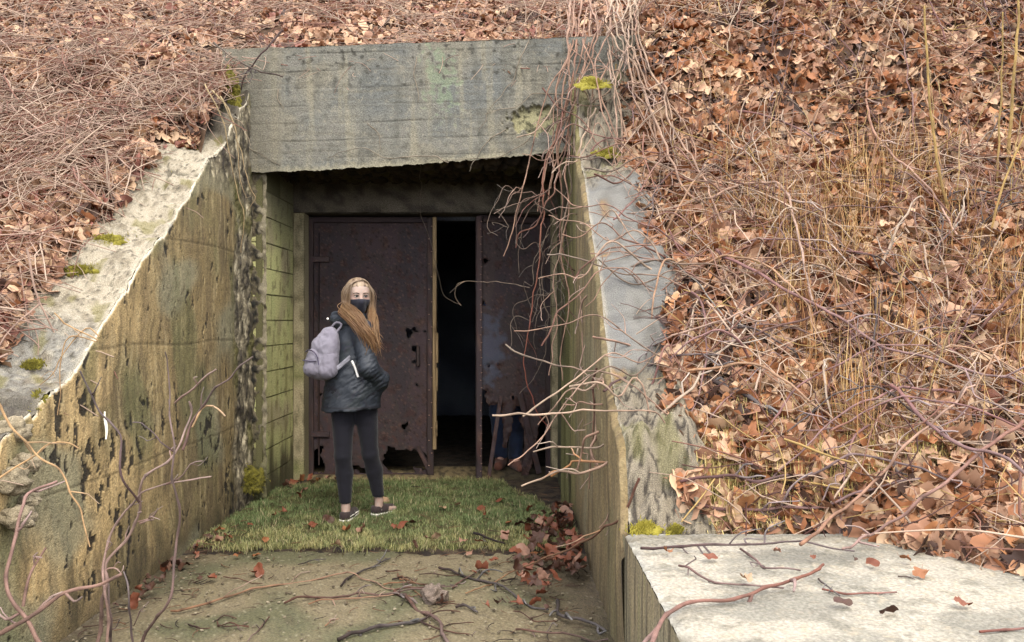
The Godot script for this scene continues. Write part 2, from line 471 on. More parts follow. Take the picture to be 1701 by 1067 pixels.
func build_right_wall() -> void:
	var w := thing("retaining_wall", "retaining wall with smooth grey sloping top, right of the entrance behind brambles", "wall", V(XR, 0, 4.0))
	var o := w.position
	obj("wall_face", sheet(330, 300, func(u, v):
		var d := lerpf(5.69, 2.955, u)
		var top := wall_top(TR, d)
		var y: float = v * top
		wall_paint(d, y, 5.0, 0.25)
		var g := n_hi.get_noise_3d(d * 14.0, y * 0.7, 3.0)
		cc = cc.lerp(C(124, 108, 80, 0.62), 0.5)
		cc = cc.lerp(C(150, 144, 92, 0.6), sst(5.0, 5.4, d + 0.15 * g) * 0.7)
		cc = cc.lerp(C(60, 50, 38, 0.5), sst(0.15, 0.4, g) * 0.55)
		var x := XR - 0.012 * g - 0.01 * n_lo.get_noise_2d(d * 1.5, y)
		x += 0.03 * pow(clampf(1.0 - (top - y) / 0.03, 0, 1), 2.0)
		return V(x, y, d) - o), M.concrete, w)
	obj("wall_top", sheet(300, 70, func(u, v):
		var d := lerpf(5.69, 2.955, u)
		var top := wall_top(TR, d)
		var x: float = XR + 0.028 + (cap_w(d) + 0.14) * v
		var h := n_hi.get_noise_3d(d * 6.0, x * 8.0, 33.0)
		var ce := n_cell.get_noise_3d(d * 7.0, x * 7.0, 18.0)
		var rub := clampf(sst(3.62, 3.5, d + 0.1 * h) + sst(4.75, 4.9, d + 0.12 * h), 0, 1)
		var y: float = top + 0.06 * sst(0.0, 0.7, v) + (0.004 + 0.045 * rub) * h + 0.03 * rub * (ce + 0.8) + 0.03 * rub * n_hi.get_noise_3d(d * 16.0, x * 16.0, 3.0)
		var s := n_mid.get_noise_3d(d * 3.0, x * 4.0, 5.0)
		cc = C(188, 185, 178, 0.47).lerp(C(160, 156, 148, 0.42), sst(0.0, 0.5, s))
		cc = cc.lerp(C(172, 172, 170, 0.45), sst(0.1, 0.4, -s) * 0.6)
		cc = cc.lerp(C(196, 150, 84, 0.7), sst(0.3, 0.5, s) * sst(0.4, 0.0, v) * 0.8)
		var rc := C(180, 168, 146, 0.62).lerp(C(96, 88, 78, 0.55), sst(0.0, 0.3, n_hi.get_noise_3d(d * 30.0, x * 30.0, 3.0)))
		rc = rc.lerp(C(150, 146, 84, 0.6), sst(0.15, 0.4, s) * 0.5)
		cc = cc.lerp(rc, rub)
		cc = cc.lerp(C(220, 210, 190, 0.75), sst(0.05, 0.0, v + 0.03 * h) * 0.5)
		y -= 0.16 * sst(0.66, 1.0, v + 0.12 * h)
		if v > 0.96: y -= 0.35 * (v - 0.96) / 0.04
		return V(x, y, d) - o), M.rough, w)
	# green pilaster at the doorway's right side
	obj("broken_edge", sheet(20, 240, func(u, v):
		var y := lerpf(0.0, 2.56, v)
		var g := n_hi.get_noise_3d(u * 1.5, y * 0.6, 3.0)
		cc = C(150, 148, 100, 0.58).lerp(C(88, 78, 56, 0.5), sst(0.0, 0.4, g))
		return V(lerpf(0.36, XR + 0.05, u), y, 5.675 - 0.015 * g)  - o), M.rough, w)
	# the low block at the wall's foot
	var b := thing("concrete_block", "low pale concrete block with flat top, strewn with twigs, at lower right", "plinth", V(1.1, 0, 2.2))
	var bo := b.position
	var far_edge := func(x: float) -> float: return 2.965 + 0.012 * n_mid.get_noise_1d(x * 5.0)
	obj("top", sheet(300, 320, func(u, v):
		var x := lerpf(XR + 0.004, 1.78, u)
		var d: float = lerpf(1.1, far_edge.call(x), v)
		var h := n_hi.get_noise_3d(x * 26.0, d * 26.0, 3.0)
		var s := n_mid.get_noise_2d(x * 2.4, d * 2.4)
		var t := n_mid.get_noise_2d(x * 9.0, d * 9.0)
		var y := 0.53 + 0.002 * h + 0.004 * t
		cc = C(214, 205, 186, 0.41).lerp(C(190, 184, 168, 0.37), sst(-0.1, 0.4, s))
		cc = cc.lerp(C(176, 164, 142, 0.66), sst(0.15, 0.42, h) * 0.6)
		cc = cc.lerp(C(224, 216, 200, 0.43), sst(0.2, 0.45, -h) * 0.6)
		cc = cc.lerp(C(138, 132, 116, 0.42), sst(0.2, 0.5, t) * 0.5)
		var e := minf(x - XR, far_edge.call(x) - d)
		var stain := n_mid.get_noise_2d(x * 1.3 + 4.0, d * 2.2)
		cc = cc.lerp(C(150, 146, 134, 0.4), sst(0.08, 0.35, stain) * 0.6)
		cc = cc.lerp(C(110, 98, 76, 0.4), sst(0.16, 0.0, far_edge.call(x) - d + 0.12 * t) * 0.6)
		var chip := sst(0.05, 0.0, x - XR + 0.05 * n_mid.get_noise_1d(d * 9.0)) * sst(0.12, 0.3, n_mid.get_noise_2d(d * 5.0, 3.0))
		y -= 0.03 * chip
		cc = cc.lerp(C(150, 136, 108, 0.45), chip * 0.8)
		cc = cc.lerp(C(170, 168, 160, 0.66), sst(0.05, 0.0, e + 0.02 * t) * 0.5)
		var r := 0.012
		var q := clampf(1.0 - (x - XR) / r, 0, 1)
		y -= r * (1.0 - sqrt(maxf(0.0, 1.0 - q * q))) + 0.02 * sst(0.04, 0.0, x - XR) * maxf(0.0, t - 0.05) * 2.0
		return V(x, y, d) - bo), M.concrete, b)
	obj("side", sheet(230, 90, func(u, v):
		var d := lerpf(3.0, 1.1, u)
		var y: float = v * 0.524
		wall_paint(d * 1.3, y, 9.0, 0.3)
		var g := n_hi.get_noise_3d(d * 15.0, y * 0.9, 13.0)
		cc = cc.lerp(C(142, 132, 108, 0.62), 0.6)
		cc = cc.lerp(C(62, 54, 40, 0.5), sst(0.1, 0.4, g) * 0.7)
		cc = cc.lerp(C(150, 150, 90, 0.6), sst(0.2, 0.4, -g) * 0.5)
		return V(XR + 0.002 - 0.006 * g * sst(0.51, 0.45, y), y, d) - bo), M.concrete, b)

# the beam over the entrance, in its own axes: x across, y up, depth d
func build_lintel() -> void:
	var w := thing("lintel_beam", "long grey board-marked concrete beam over the bunker entrance", "lintel", V(-0.4, 2.5, 5.65))
	var o := w.position
	var bot := func(x: float) -> float:
		var f := clampf((x + 2.03) / 2.5, 0, 1)
		return lerpf(2.435, 2.60, f * f * 0.5 + f * 0.5) + 0.012 * n_mid.get_noise_1d(x * 7.0) + 0.008 * n_hi.get_noise_1d(x * 30.0) - 0.05 * sst(-1.93, -2.0, x) 
	var top := func(x: float) -> float: return 3.345 + 0.035 * (x + 2.0) + 0.006 * n_mid.get_noise_1d(x * 4.0)
	obj("beam_face", sheet(420, 150, func(u, v):
		var x := lerpf(-2.12, 0.95, u)
		var b: float = bot.call(x)
		var y: float = lerpf(b, top.call(x), v)
		var yy := y - 0.03 * (x + 2.0)
		var board := floorf((yy - 2.4) / 0.128)
		var fr := (yy - 2.4) / 0.128 - board
		var jut := 0.0022 * sin(board * 12.7 + 0.4) + 0.004 * n_lo.get_noise_2d(x * 0.8, board * 3.0)
		var h := n_hi.get_noise_3d(x * 15.0, y * 15.0, 50.0)
		var s := n_mid.get_noise_3d(x * 1.6, y * 1.6, 4.0)
		var wood := n_mid.get_noise_3d(x * 1.5, y * 26.0, board)
		var joint := sst(0.07, 0.0, minf(fr, 1.0 - fr) + 0.03 * n_mid.get_noise_2d(x * 9.0, board)) 
		joint *= sst(-0.25, 0.15, n_lo.get_noise_2d(x * 2.0, board * 5.0 + 2.0))
		cc = C(146, 144, 134, 0.52).lerp(C(136, 138, 134, 0.48), sst(0.0, 0.4, s))
		cc = cc.lerp(C(150, 145, 130, 0.54), sst(0.1, 0.4, -s))
		cc = cc.lerp(C(112, 108, 96, 0.6), sst(0.1, 0.4, wood) * 0.45)
		cc = cc.lerp(C(74, 72, 64, 0.5), sst(0.2, 0.42, h) * (0.35 + 0.5 * sst(2.95, 3.25, y)))
		cc = cc.lerp(C(178, 170, 152, 0.56), sst(0.24, 0.45, -h) * 0.4)
		cc = cc.lerp(C(66, 62, 52, 0.5), joint * 0.35)
		var drip := n_hi.get_noise_3d(x * 7.0, y * 0.5, 90.0)
		cc = cc.lerp(C(104, 104, 96, 0.58), sst(0.12, 0.4, drip) * 0.4)
		cc = cc.lerp(C(168, 160, 136, 0.66), sst(0.15, 0.4, -drip) * 0.35)
		cc = cc.lerp(C(136, 152, 124, 0.64), 0.6 * sst(0.24, 0.05, Vector2((x + 0.52) * 2.2, y - 3.12).length() + 0.5 * h))
		cc = cc.lerp(C(176, 168, 140, 0.7), sst(0.05, 0.0, y - b + 0.03 * h) * 0.5)
		var sp := sst(0.20, 0.14, Vector2((x - 0.2) * 0.8, (y - 2.82) * 1.7).length() + 0.1 * h)
		cc = cc.lerp(C(176, 170, 130, 0.66).lerp(C(92, 90, 62, 0.6), sst(-0.1, 0.2, h)), sp * 0.85)
		var ed := sst(-1.66, -1.70, x + 0.01 * h)
		cc = cc.lerp(C(138, 132, 116, 0.62), ed * 0.6)
		return V(x, y, 5.65 - jut + 0.0025 * joint - 0.003 * h + 0.035 * sp - 0.012 * ed) - o), M.concrete, w)
	obj("beam_top", sheet(160, 20, func(u, v):
		var x := lerpf(-2.12, 0.95, u)
		cc = C(150, 140, 120, 0.62)
		return V(x, top.call(x) + 0.004 * n_hi.get_noise_2d(x * 9.0, v * 4.0), lerpf(5.645, 6.1, v)) - o), M.concrete, w)
	obj("beam_underside", sheet(260, 80, func(u, v):
		var x := lerpf(-1.98, 0.5, u)
		var b: float = bot.call(x)
		var h := n_hi.get_noise_3d(x * 8.0, v * 6.0, 60.0)
		var ce := n_cell.get_noise_3d(x * 8.0, v * 7.0, 2.0)
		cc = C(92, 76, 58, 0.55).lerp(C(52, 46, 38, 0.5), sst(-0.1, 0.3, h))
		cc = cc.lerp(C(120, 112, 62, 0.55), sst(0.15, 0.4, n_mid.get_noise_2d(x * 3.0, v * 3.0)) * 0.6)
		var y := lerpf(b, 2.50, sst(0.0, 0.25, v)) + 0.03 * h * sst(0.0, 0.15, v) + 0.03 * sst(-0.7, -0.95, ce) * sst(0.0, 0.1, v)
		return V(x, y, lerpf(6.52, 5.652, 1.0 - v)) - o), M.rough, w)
	# roots that creep over the face
	for a in [[[840, 215], [800, 245], [790, 270], [780, 285]], [[745, 270], [690, 258], [640, 262], [600, 247], [545, 262]], [[955, 155], [890, 158], [850, 180], [805, 190]], [[880, 60], [850, 130], [815, 180], [795, 220]], [[400, 200], [430, 190], [445, 210]], [[395, 215], [415, 245], [445, 262], [465, 275]], [[610, 205], [630, 225], [632, 250]], [[462, 148], [464, 165], [472, 182]], [[692, 95], [691, 140], [694, 170]], [[905, 195], [885, 225], [845, 255], [790, 262], [740, 265]]]:
		var t := Tubes.new()
		var pts := PackedVector3Array()
		for q in a: pts.append(P(q[0], q[1], 5.632) - o)
		cane_into(t, pts, 0.0042, 0.002, C(196, 180, 158, 0.6), C(170, 156, 136, 0.6), 0.3, 5, 0.5)
		obj("creeping_root", tubes_mesh(t), M.bark, w)

# ------------------------------------------------------------------ the doorway and the doors
# a bevelled box, one mesh, with the colour function evaluated at its grid points
func block_mesh(size: Vector3, bev: float, paint: Callable, nx := 1, ny := 1) -> ArrayMesh:
	var pos := PackedVector3Array(); var nor := PackedVector3Array(); var col := PackedColorArray(); var idx := PackedInt32Array()
	var h := size * 0.5
	for f in 6:
		var ax := f / 2
		var sg := 1.0 if f % 2 == 0 else -1.0
		var nn := Vector3.ZERO; nn[ax] = sg
		var a := (ax + 1) % 3
		var b := (ax + 2) % 3
		var na := 3 + nx
		var nb := 3 + ny
		var base := pos.size()
		for j in nb + 1:
			for i in na + 1:
				var p := Vector3.ZERO
				var fa := _grid(i, na)
				var fb := _grid(j, nb)
				var la := h[a] - bev
				var lb := h[b] - bev
				p[ax] = sg * h[ax]
				p[a] = lerpf(-la, la, fa)
				p[b] = lerpf(-lb, lb, fb)
				var n := nn
				if i == 0: n[a] = -0.7; p[a] = -h[a]; p[ax] = sg * (h[ax] - bev)
				if i == na: n[a] = 0.7; p[a] = h[a]; p[ax] = sg * (h[ax] - bev)
				if j == 0: n[b] = -0.7; p[b] = -h[b]; p[ax] = sg * (h[ax] - bev)
				if j == nb: n[b] = 0.7; p[b] = h[b]; p[ax] = sg * (h[ax] - bev)
				if (i == 0 or i == na): p[b] = clampf(p[b], -lb, lb)
				if (j == 0 or j == nb): p[a] = clampf(p[a], -la, la)
				paint.call(p)
				pos.append(p); nor.append(n.normalized()); col.append(cc)
		for j in nb:
			for i in na:
				var k := base + j * (na + 1) + i
				var k2 := k + na + 1
				if sg > 0: idx.append_array([k, k2, k + 1, k + 1, k2, k2 + 1])
				else: idx.append_array([k, k + 1, k2, k + 1, k2 + 1, k2])
	return mesh_of(pos, nor, col, idx)

func _grid(i: int, n: int) -> float:
	if i <= 1: return 0.0
	if i >= n - 1: return 1.0
	return float(i - 1) / (n - 2)

func rust_paint(x: float, y: float, sd: float, dark: float) -> void:
	var a := n_lo.get_noise_3d(x * 2.2, y * 1.6, sd)
	var b := n_hi.get_noise_3d(x * 9.0, y * 7.0, sd)
	var h := n_hi.get_noise_3d(x * 34.0, y * 34.0, sd)
	cc = C(104, 92, 96, 0.44).lerp(C(94, 86, 94, 0.40), sst(-0.2, 0.4, a))
	cc = cc.lerp(C(100, 68, 56, 0.48), sst(0.1, 0.45, b) * 0.6)
	cc = cc.lerp(C(120, 78, 58, 0.5), sst(0.2, 0.45, -b) * sst(0.9, 0.1, y) * 0.6)
	cc = cc.lerp(C(52, 40, 40, 0.5), sst(0.36, 0.46, h + 0.3 * b) * 0.8)
	cc = cc.lerp(C(140, 116, 104, 0.6), sst(0.34, 0.46, -h) * 0.6)
	cc = Color(cc.r * dark * 0.68, cc.g * dark * 0.58, cc.b * dark * 0.56)

# a sheet-steel leaf: front skin with rusted-out holes, edge irons, a back skin
func door_leaf(w: Node3D, width: float, height: float, sd: float, holes: Callable) -> void:
	var nx := int(width / 0.011)
	var ny := int(height / 0.011)
	var skin := sheet(nx, ny, func(u, v):
		var x: float = u * width
		var y: float = v * height
		rust_paint(x, y, sd, 1.0)
		var h: float = holes.call(x, y)
		cc = cc.lerp(C(40, 30, 28, 0.5), sst(-0.10, 0.0, h) * 0.85)
		var dent := 0.006 * n_lo.get_noise_3d(x * 2.0, y * 2.0, sd) + 0.0015 * n_hi.get_noise_3d(x * 20.0, y * 20.0, sd)
		return Vector3(x, y, dent - 0.015 * sst(-0.05, 0.05, h) * n_mid.get_noise_2d(x * 20.0, y * 20.0)),
		func(u, v): return holes.call(u * width, v * height) < 0.0)
	obj("steel_skin", skin, M.rust, w)

func iron_bar(w: Node3D, called: String, a: Vector3, size: Vector3, sd: float, dark := 0.9, turn := 0.0) -> void:
	var m := block_mesh(size, 0.003, func(p): rust_paint(p.x * 3.0 + a.x, p.y + a.y, sd, dark), 1, 24 if size.y > 0.5 else 2)
	# block_mesh subdivides its faces along the last axis; stand the long way up
	var o := obj(called, m, M.rust, w)
	o.position = a
	o.rotation.z = turn

func build_doorway() -> void:
	# --- side wall of courses of concrete blocks, green with algae
	var w := thing("block_wall", "algae green side wall of stacked concrete blocks inside the entrance, left", "wall", V(-1.84, 0, 6.1))
	var o := w.position
	var course := 0.1935
	for r in 13:
		var off := 0.0 if r % 2 == 0 else 0.21
		var d0 := 5.69
		var cuts := [5.69]
		var q := 5.69 + (0.42 if r % 2 == 0 else 0.21)
		while q < 6.44:
			cuts.append(q); q += 0.42
		cuts.append(6.52)
		for k in cuts.size() - 1:
			var l: float = cuts[k + 1] - cuts[k] - 0.004
			var yc := (r + 0.5) * course
			var dc: float = (cuts[k] + cuts[k + 1]) * 0.5
			var jut := rng.randf_range(-0.003, 0.003)
			var tone := rng.randf_range(0.9, 1.1)
			var m := block_mesh(Vector3(0.12, course - 0.004, l), 0.004, func(p):
				var y: float = yc + p.y
				var d: float = dc - p.z
				var s := n_mid.get_noise_3d(d * 7.0, y * 1.2, 77.0)
				var b := n_lo.get_noise_3d(d * 1.4, y * 1.4, 71.0)
				var h := n_hi.get_noise_3d(d * 16.0, y * 7.0, 71.0)
				cc = C(186, 184, 128, 0.9).lerp(C(168, 158, 122, 0.85), sst(0.0, 0.4, b))
				cc = cc.lerp(C(184, 188, 128, 0.85), sst(0.1, 0.4, s) * 0.7)
				cc = cc.lerp(C(132, 126, 70, 0.75), sst(0.05, 0.4, -s) * sst(1.7, 0.6, y) * 0.7)
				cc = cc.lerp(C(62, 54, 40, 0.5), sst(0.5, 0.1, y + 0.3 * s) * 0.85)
				cc = cc.lerp(C(110, 92, 66, 0.55), sst(0.2, 0.42, h) * 0.6)
				cc = cc.lerp(C(120, 112, 96, 0.55), sst(1.75, 2.4, y) * 0.8)
				cc = Color(cc.r * tone, cc.g * tone, cc.b * tone), 16, 12)
			var bo := obj("block", m, M.concrete, w)
			bo.position = V(-1.84 - 0.06 + jut, yc, dc) - o
	# mortar bed behind the blocks
	var mm := block_mesh(Vector3(0.05, 2.52, 0.84), 0.004, func(p): cc = C(128, 124, 86, 0.75))
	obj("mortar", mm, M.rough, w).position = V(-1.84 - 0.0275, 1.26, 6.105) - o
	# --- right side wall
	var rw := thing("side_wall", "narrow damp concrete side wall inside the entrance, right of the doors", "wall", V(0.40, 0, 6.1))
	obj("wall_face", sheet(40, 120, func(u, v):
		var d := lerpf(5.67, 6.55, u)
		var y: float = v * 2.56
		var g := n_hi.get_noise_3d(d * 9.0, y * 0.9, 93.0)
		cc = C(112, 112, 78, 0.6).lerp(C(70, 62, 48, 0.5), sst(-0.1, 0.3, g))
		return V(0.385 - 0.01 * g, y, d) - rw.position), M.concrete, rw)
	# --- concrete surround: jamb, header, sill
	var fr := thing("door_frame", "weathered concrete surround with deep dark header around the rusty doors", "door frame", V(-0.7, 0, 6.5))
	var fo := fr.position
	var jam := func(p, yc, g):
		var h := n_hi.get_noise_3d(p.x * 8.0 + g, (p.y + yc) * 5.0, 12.0)
		cc = C(164, 152, 122, 0.75).lerp(C(120, 112, 86, 0.66), sst(-0.1, 0.35, h))
		cc = cc.lerp(C(140, 148, 84, 0.6), sst(0.2, 0.5, n_mid.get_noise_2d(p.y + yc, g)) * 0.5)
	var jb := obj("jamb", block_mesh(Vector3(0.10, 2.26, 0.14), 0.008, func(p): jam.call(p, 1.13, 1.0), 3, 40), M.concrete, fr)
	jb.position = V(-1.79, 1.13, 6.53) - fo
	jb = obj("jamb", block_mesh(Vector3(0.07, 2.26, 0.14), 0.008, func(p): jam.call(p, 1.13, 7.0), 3, 40), M.concrete, fr)
	jb.position = V(0.365, 1.13, 6.60) - fo
	obj("header", block_mesh(Vector3(2.5, 0.30, 0.2), 0.01, func(p):
		var h := n_hi.get_noise_2d(p.x * 5.0, p.y * 8.0)
		cc = C(120, 112, 98, 0.55).lerp(C(84, 78, 70, 0.5), sst(-0.1, 0.3, h)), 60, 6), M.concrete, fr).position = V(-0.68, 2.405, 6.58) - fo
	obj("sill", sheet(170, 16, func(u, v):
		var x := lerpf(-1.86, 0.40, u)
		var h := n_hi.get_noise_2d(x * 12.0, v * 3.0)
		cc = C(168, 148, 108, 0.62).lerp(C(104, 90, 66, 0.55), sst(-0.1, 0.3, h))
		cc = cc.lerp(C(60, 52, 42, 0.5), sst(-0.25, 0.0, x) * 0.7)
		return V(x, 0.028 * sst(0.0, 0.25, v) + 0.006 * h, lerpf(6.40, 7.0, v)) - fo), M.rough, fr)
	# --- left leaf, shut
	var ld := thing("steel_door", "closed rusty brown steel door leaf behind the woman, rusted through along its foot", "door", V(-1.745, 0.03, 6.63))
	door_leaf(ld, 1.06, 2.21, 3.0, func(x, y):
		var n := n_hi.get_noise_3d(x * 5.0, y * 5.0, 31.0)
		var a := sst(0.40, 0.0, y) * 0.40 + n * 0.9 - 0.50
		a = maxf(a, 0.9 * n - 0.50 + 0.30 * sst(0.22, 0.05, Vector2(x - 0.93, (y - 1.12) * 0.7).length()))
		a = maxf(a, sst(0.22, 0.06, Vector2((x - 0.80) * 0.8, y - 0.10).length()) * 0.6 + n * 0.6 - 0.34)
		return a if y > 0.012 else -0.2)
	iron_bar(ld, "edge_iron", Vector3(0.02, 1.105, 0.012), Vector3(0.045, 2.21, 0.02), 8.0, 0.8)
	iron_bar(ld, "edge_iron", Vector3(1.045, 1.105, 0.014), Vector3(0.055, 2.21, 0.024), 9.0, 0.9)
	iron_bar(ld, "edge_iron", Vector3(0.53, 2.19, 0.0125), Vector3(0.99, 0.05, 0.02), 10.0, 0.7)
	iron_bar(ld, "brace", Vector3(1.0, 0.11, 0.017), Vector3(0.04, 0.30, 0.014), 12.0, 1.0, 0.45)
	var rvm := SphereMesh.new(); rvm.radius = 0.008; rvm.height = 0.010; rvm.radial_segments = 8; rvm.rings = 4
	for k in 20:
		obj("rivet", rvm, M.rivet, ld).position = Vector3(1.045 + 0.012 * (1 if k % 2 else -1), 0.08 + k * 0.108, 0.027)
	for hy in [0.35, 1.1, 1.85]:
		var hg := obj("hinge", block_mesh(Vector3(0.16, 0.05, 0.014), 0.004, func(p): rust_paint(p.x * 5.0, p.y * 5.0 + hy, 25.0, 1.2), 6, 3), M.rust, ld)
		hg.position = Vector3(0.10, hy, 0.018)
	var pan := obj("inner_panel_seam", block_mesh(Vector3(0.014, 2.0, 0.01), 0.003, func(p): rust_paint(p.x, p.y, 5.0, 0.55), 1, 10), M.rust, ld)
	pan.position = Vector3(0.085, 1.08, 0.008)
	var hd := obj("handle", block_mesh(Vector3(0.03, 0.18, 0.03), 0.008, func(p): rust_paint(p.x, p.y, 15.0, 0.8)), M.rust, ld)
	hd.position = Vector3(0.94, 1.02, 0.025)
	var wood := func(p, g):
		var s := n_hi.get_noise_3d(p.x * 40.0, p.y * 1.6, g)
		cc = C(196, 168, 126, 0.7).lerp(C(146, 120, 86, 0.62), sst(-0.1, 0.4, s))
		cc = cc.lerp(C(86, 66, 46, 0.5), sst(0.3, 0.5, n_mid.get_noise_2d(p.y * 5.0, g)) * 0.7)
	for b in [[1.083, 1.215, 0.036, 1.99, 1.0], [1.103, 1.09, 0.022, 0.26, 2.0], [1.102, 0.82, 0.018, 0.20, 3.0], [1.101, 0.40, 0.016, 0.13, 4.0]]:
		var wb := obj("splintered_board", block_mesh(Vector3(b[2], b[3], 0.03), 0.004, func(p): wood.call(p, b[4]), 2, 30), M.wood, ld)
		wb.position = Vector3(b[0], b[1], 0.03 + 0.004 * b[4])
	# --- right leaf, ajar, its foot eaten away
	var rd := thing("steel_door", "half open rusty steel door leaf at right, foot rotted to hanging strips", "door", V(0.34, 0.0, 6.64))
	rd.rotation.y = 0.17
	var wd := 0.63
	var nx := 60
	var hole := func(x, y):
		var n := n_hi.get_noise_3d(x * 5.0, y * 4.0, 61.0)
		var a = 0.62 - y + 0.25 * n - 0.35 * exp(-pow((x + 0.43 - 0.08 * y) / 0.05, 2.0)) - 0.8 * exp(-pow((x + 0.16 + 0.12 * (0.6 - y)) / 0.055, 2.0)) - 0.35 * sst(-0.09, 0.0, x)
		a = maxf(a, 0.9 * n - 0.52 + 0.3 * sst(0.4, 0.1, Vector2((x + 0.55) * 2.0, y - 0.75).length()))
		return a
	obj("steel_skin", sheet(nx, 200, func(u, v):
		var x: float = -wd + u * wd
		var y: float = 0.02 + v * 2.23
		rust_paint(x, y, 41.0, 0.92)
		var h: float = hole.call(x, y)
		cc = cc.lerp(C(90, 98, 118, 0.5), 0.7 * sst(0.16, 0.08, Vector2((x + 0.55) * 1.0, (y - 1.12) * 0.45).length() + 0.12 * n_mid.get_noise_2d(x * 9.0, y * 9.0)))
		cc = cc.lerp(C(70, 44, 34, 0.5), sst(-0.12, 0.0, h) * 0.8)
		return Vector3(x, y, 0.006 * n_lo.get_noise_2d(x * 3.0, y * 3.0) + 0.03 * sst(-0.2, 0.0, h) * n_mid.get_noise_2d(x * 12.0, y * 8.0)),
		func(u, v): return hole.call(-wd + u * wd, 0.02 + v * 2.23) < 0.0), M.rust, rd)
	iron_bar(rd, "edge_iron", Vector3(-wd, 1.12, -0.005), Vector3(0.05, 2.24, 0.05), 18.0, 1.35)
	iron_bar(rd, "edge_iron", Vector3(-0.03, 1.12, 0.012), Vector3(0.05, 2.24, 0.02), 19.0, 0.8)
	iron_bar(rd, "edge_iron", Vector3(-0.32, 2.21, 0.012), Vector3(0.55, 0.05, 0.02), 20.0, 0.7)
	iron_bar(rd, "hanging_strip", Vector3(-0.50, 0.36, 0.03), Vector3(0.035, 0.72, 0.012), 21.0, 1.5, -0.15)
	iron_bar(rd, "hanging_strip", Vector3(-0.20, 0.40, 0.02), Vector3(0.05, 0.74, 0.012), 22.0, 1.0, 0.24)
	# rivets down the leading edge
	var rv := SphereMesh.new(); rv.radius = 0.007; rv.height = 0.010; rv.radial_segments = 8; rv.rings = 4
	for k in 34:
		var r := obj("rivet", rv, M.rivet, rd)
		r.position = Vector3(-wd + 0.012 + 0.008 * (k % 2), 0.08 + k * 0.064, 0.022)
	# --- the dark chamber behind: walls, floor and roof with thickness
	var room := thing("bunker_chamber", "dark empty concrete chamber seen through the gap between the doors", "bunker", V(-0.7, 0, 8.8))
	var ro := room.position
	var dk := func(p):
		var h := n_hi.get_noise_3d(p.x * 3.0, p.y * 3.0, p.z * 3.0)
		cc = C(132, 140, 156, 0.6).lerp(C(104, 110, 126, 0.55), sst(-0.2, 0.3, h))
	for q in [["back_wall", Vector3(4.4, 3.0, 0.3), Vector3(-0.7, 1.2, 11.15)], ["side_wall", Vector3(0.3, 3.0, 4.6), Vector3(-2.75, 1.2, 8.9)], ["side_wall", Vector3(0.3, 3.0, 4.6), Vector3(1.35, 1.2, 8.9)], ["roof_slab", Vector3(4.4, 0.3, 4.6), Vector3(-0.7, 2.71, 8.93)], ["front_wall", Vector3(0.8, 2.9, 0.12), Vector3(-2.24, 1.25, 6.76)], ["front_wall", Vector3(0.8, 2.9, 0.12), Vector3(0.80, 1.25, 6.76)], ["front_wall", Vector3(2.4, 0.45, 0.12), Vector3(-0.7, 2.45, 6.76)]]:
		obj(q[0], block_mesh(q[1], 0.01, dk, 10, 10), M.concrete, room).position = V(q[2].x, q[2].y, q[2].z) - ro
	obj("floor", sheet(160, 160, func(u, v):
		var x := lerpf(-2.6, 1.2, u)
		var d := lerpf(6.6, 11.0, v)
		var h := n_hi.get_noise_2d(x * 7.0, d * 7.0)
		cc = C(92, 76, 62, 0.5).lerp(C(50, 44, 40, 0.5), sst(-0.2, 0.3, h))
		return V(x, 0.0 + 0.015 * n_mid.get_noise_2d(x * 6.0, d * 6.0), d) - ro), M.rough, room)

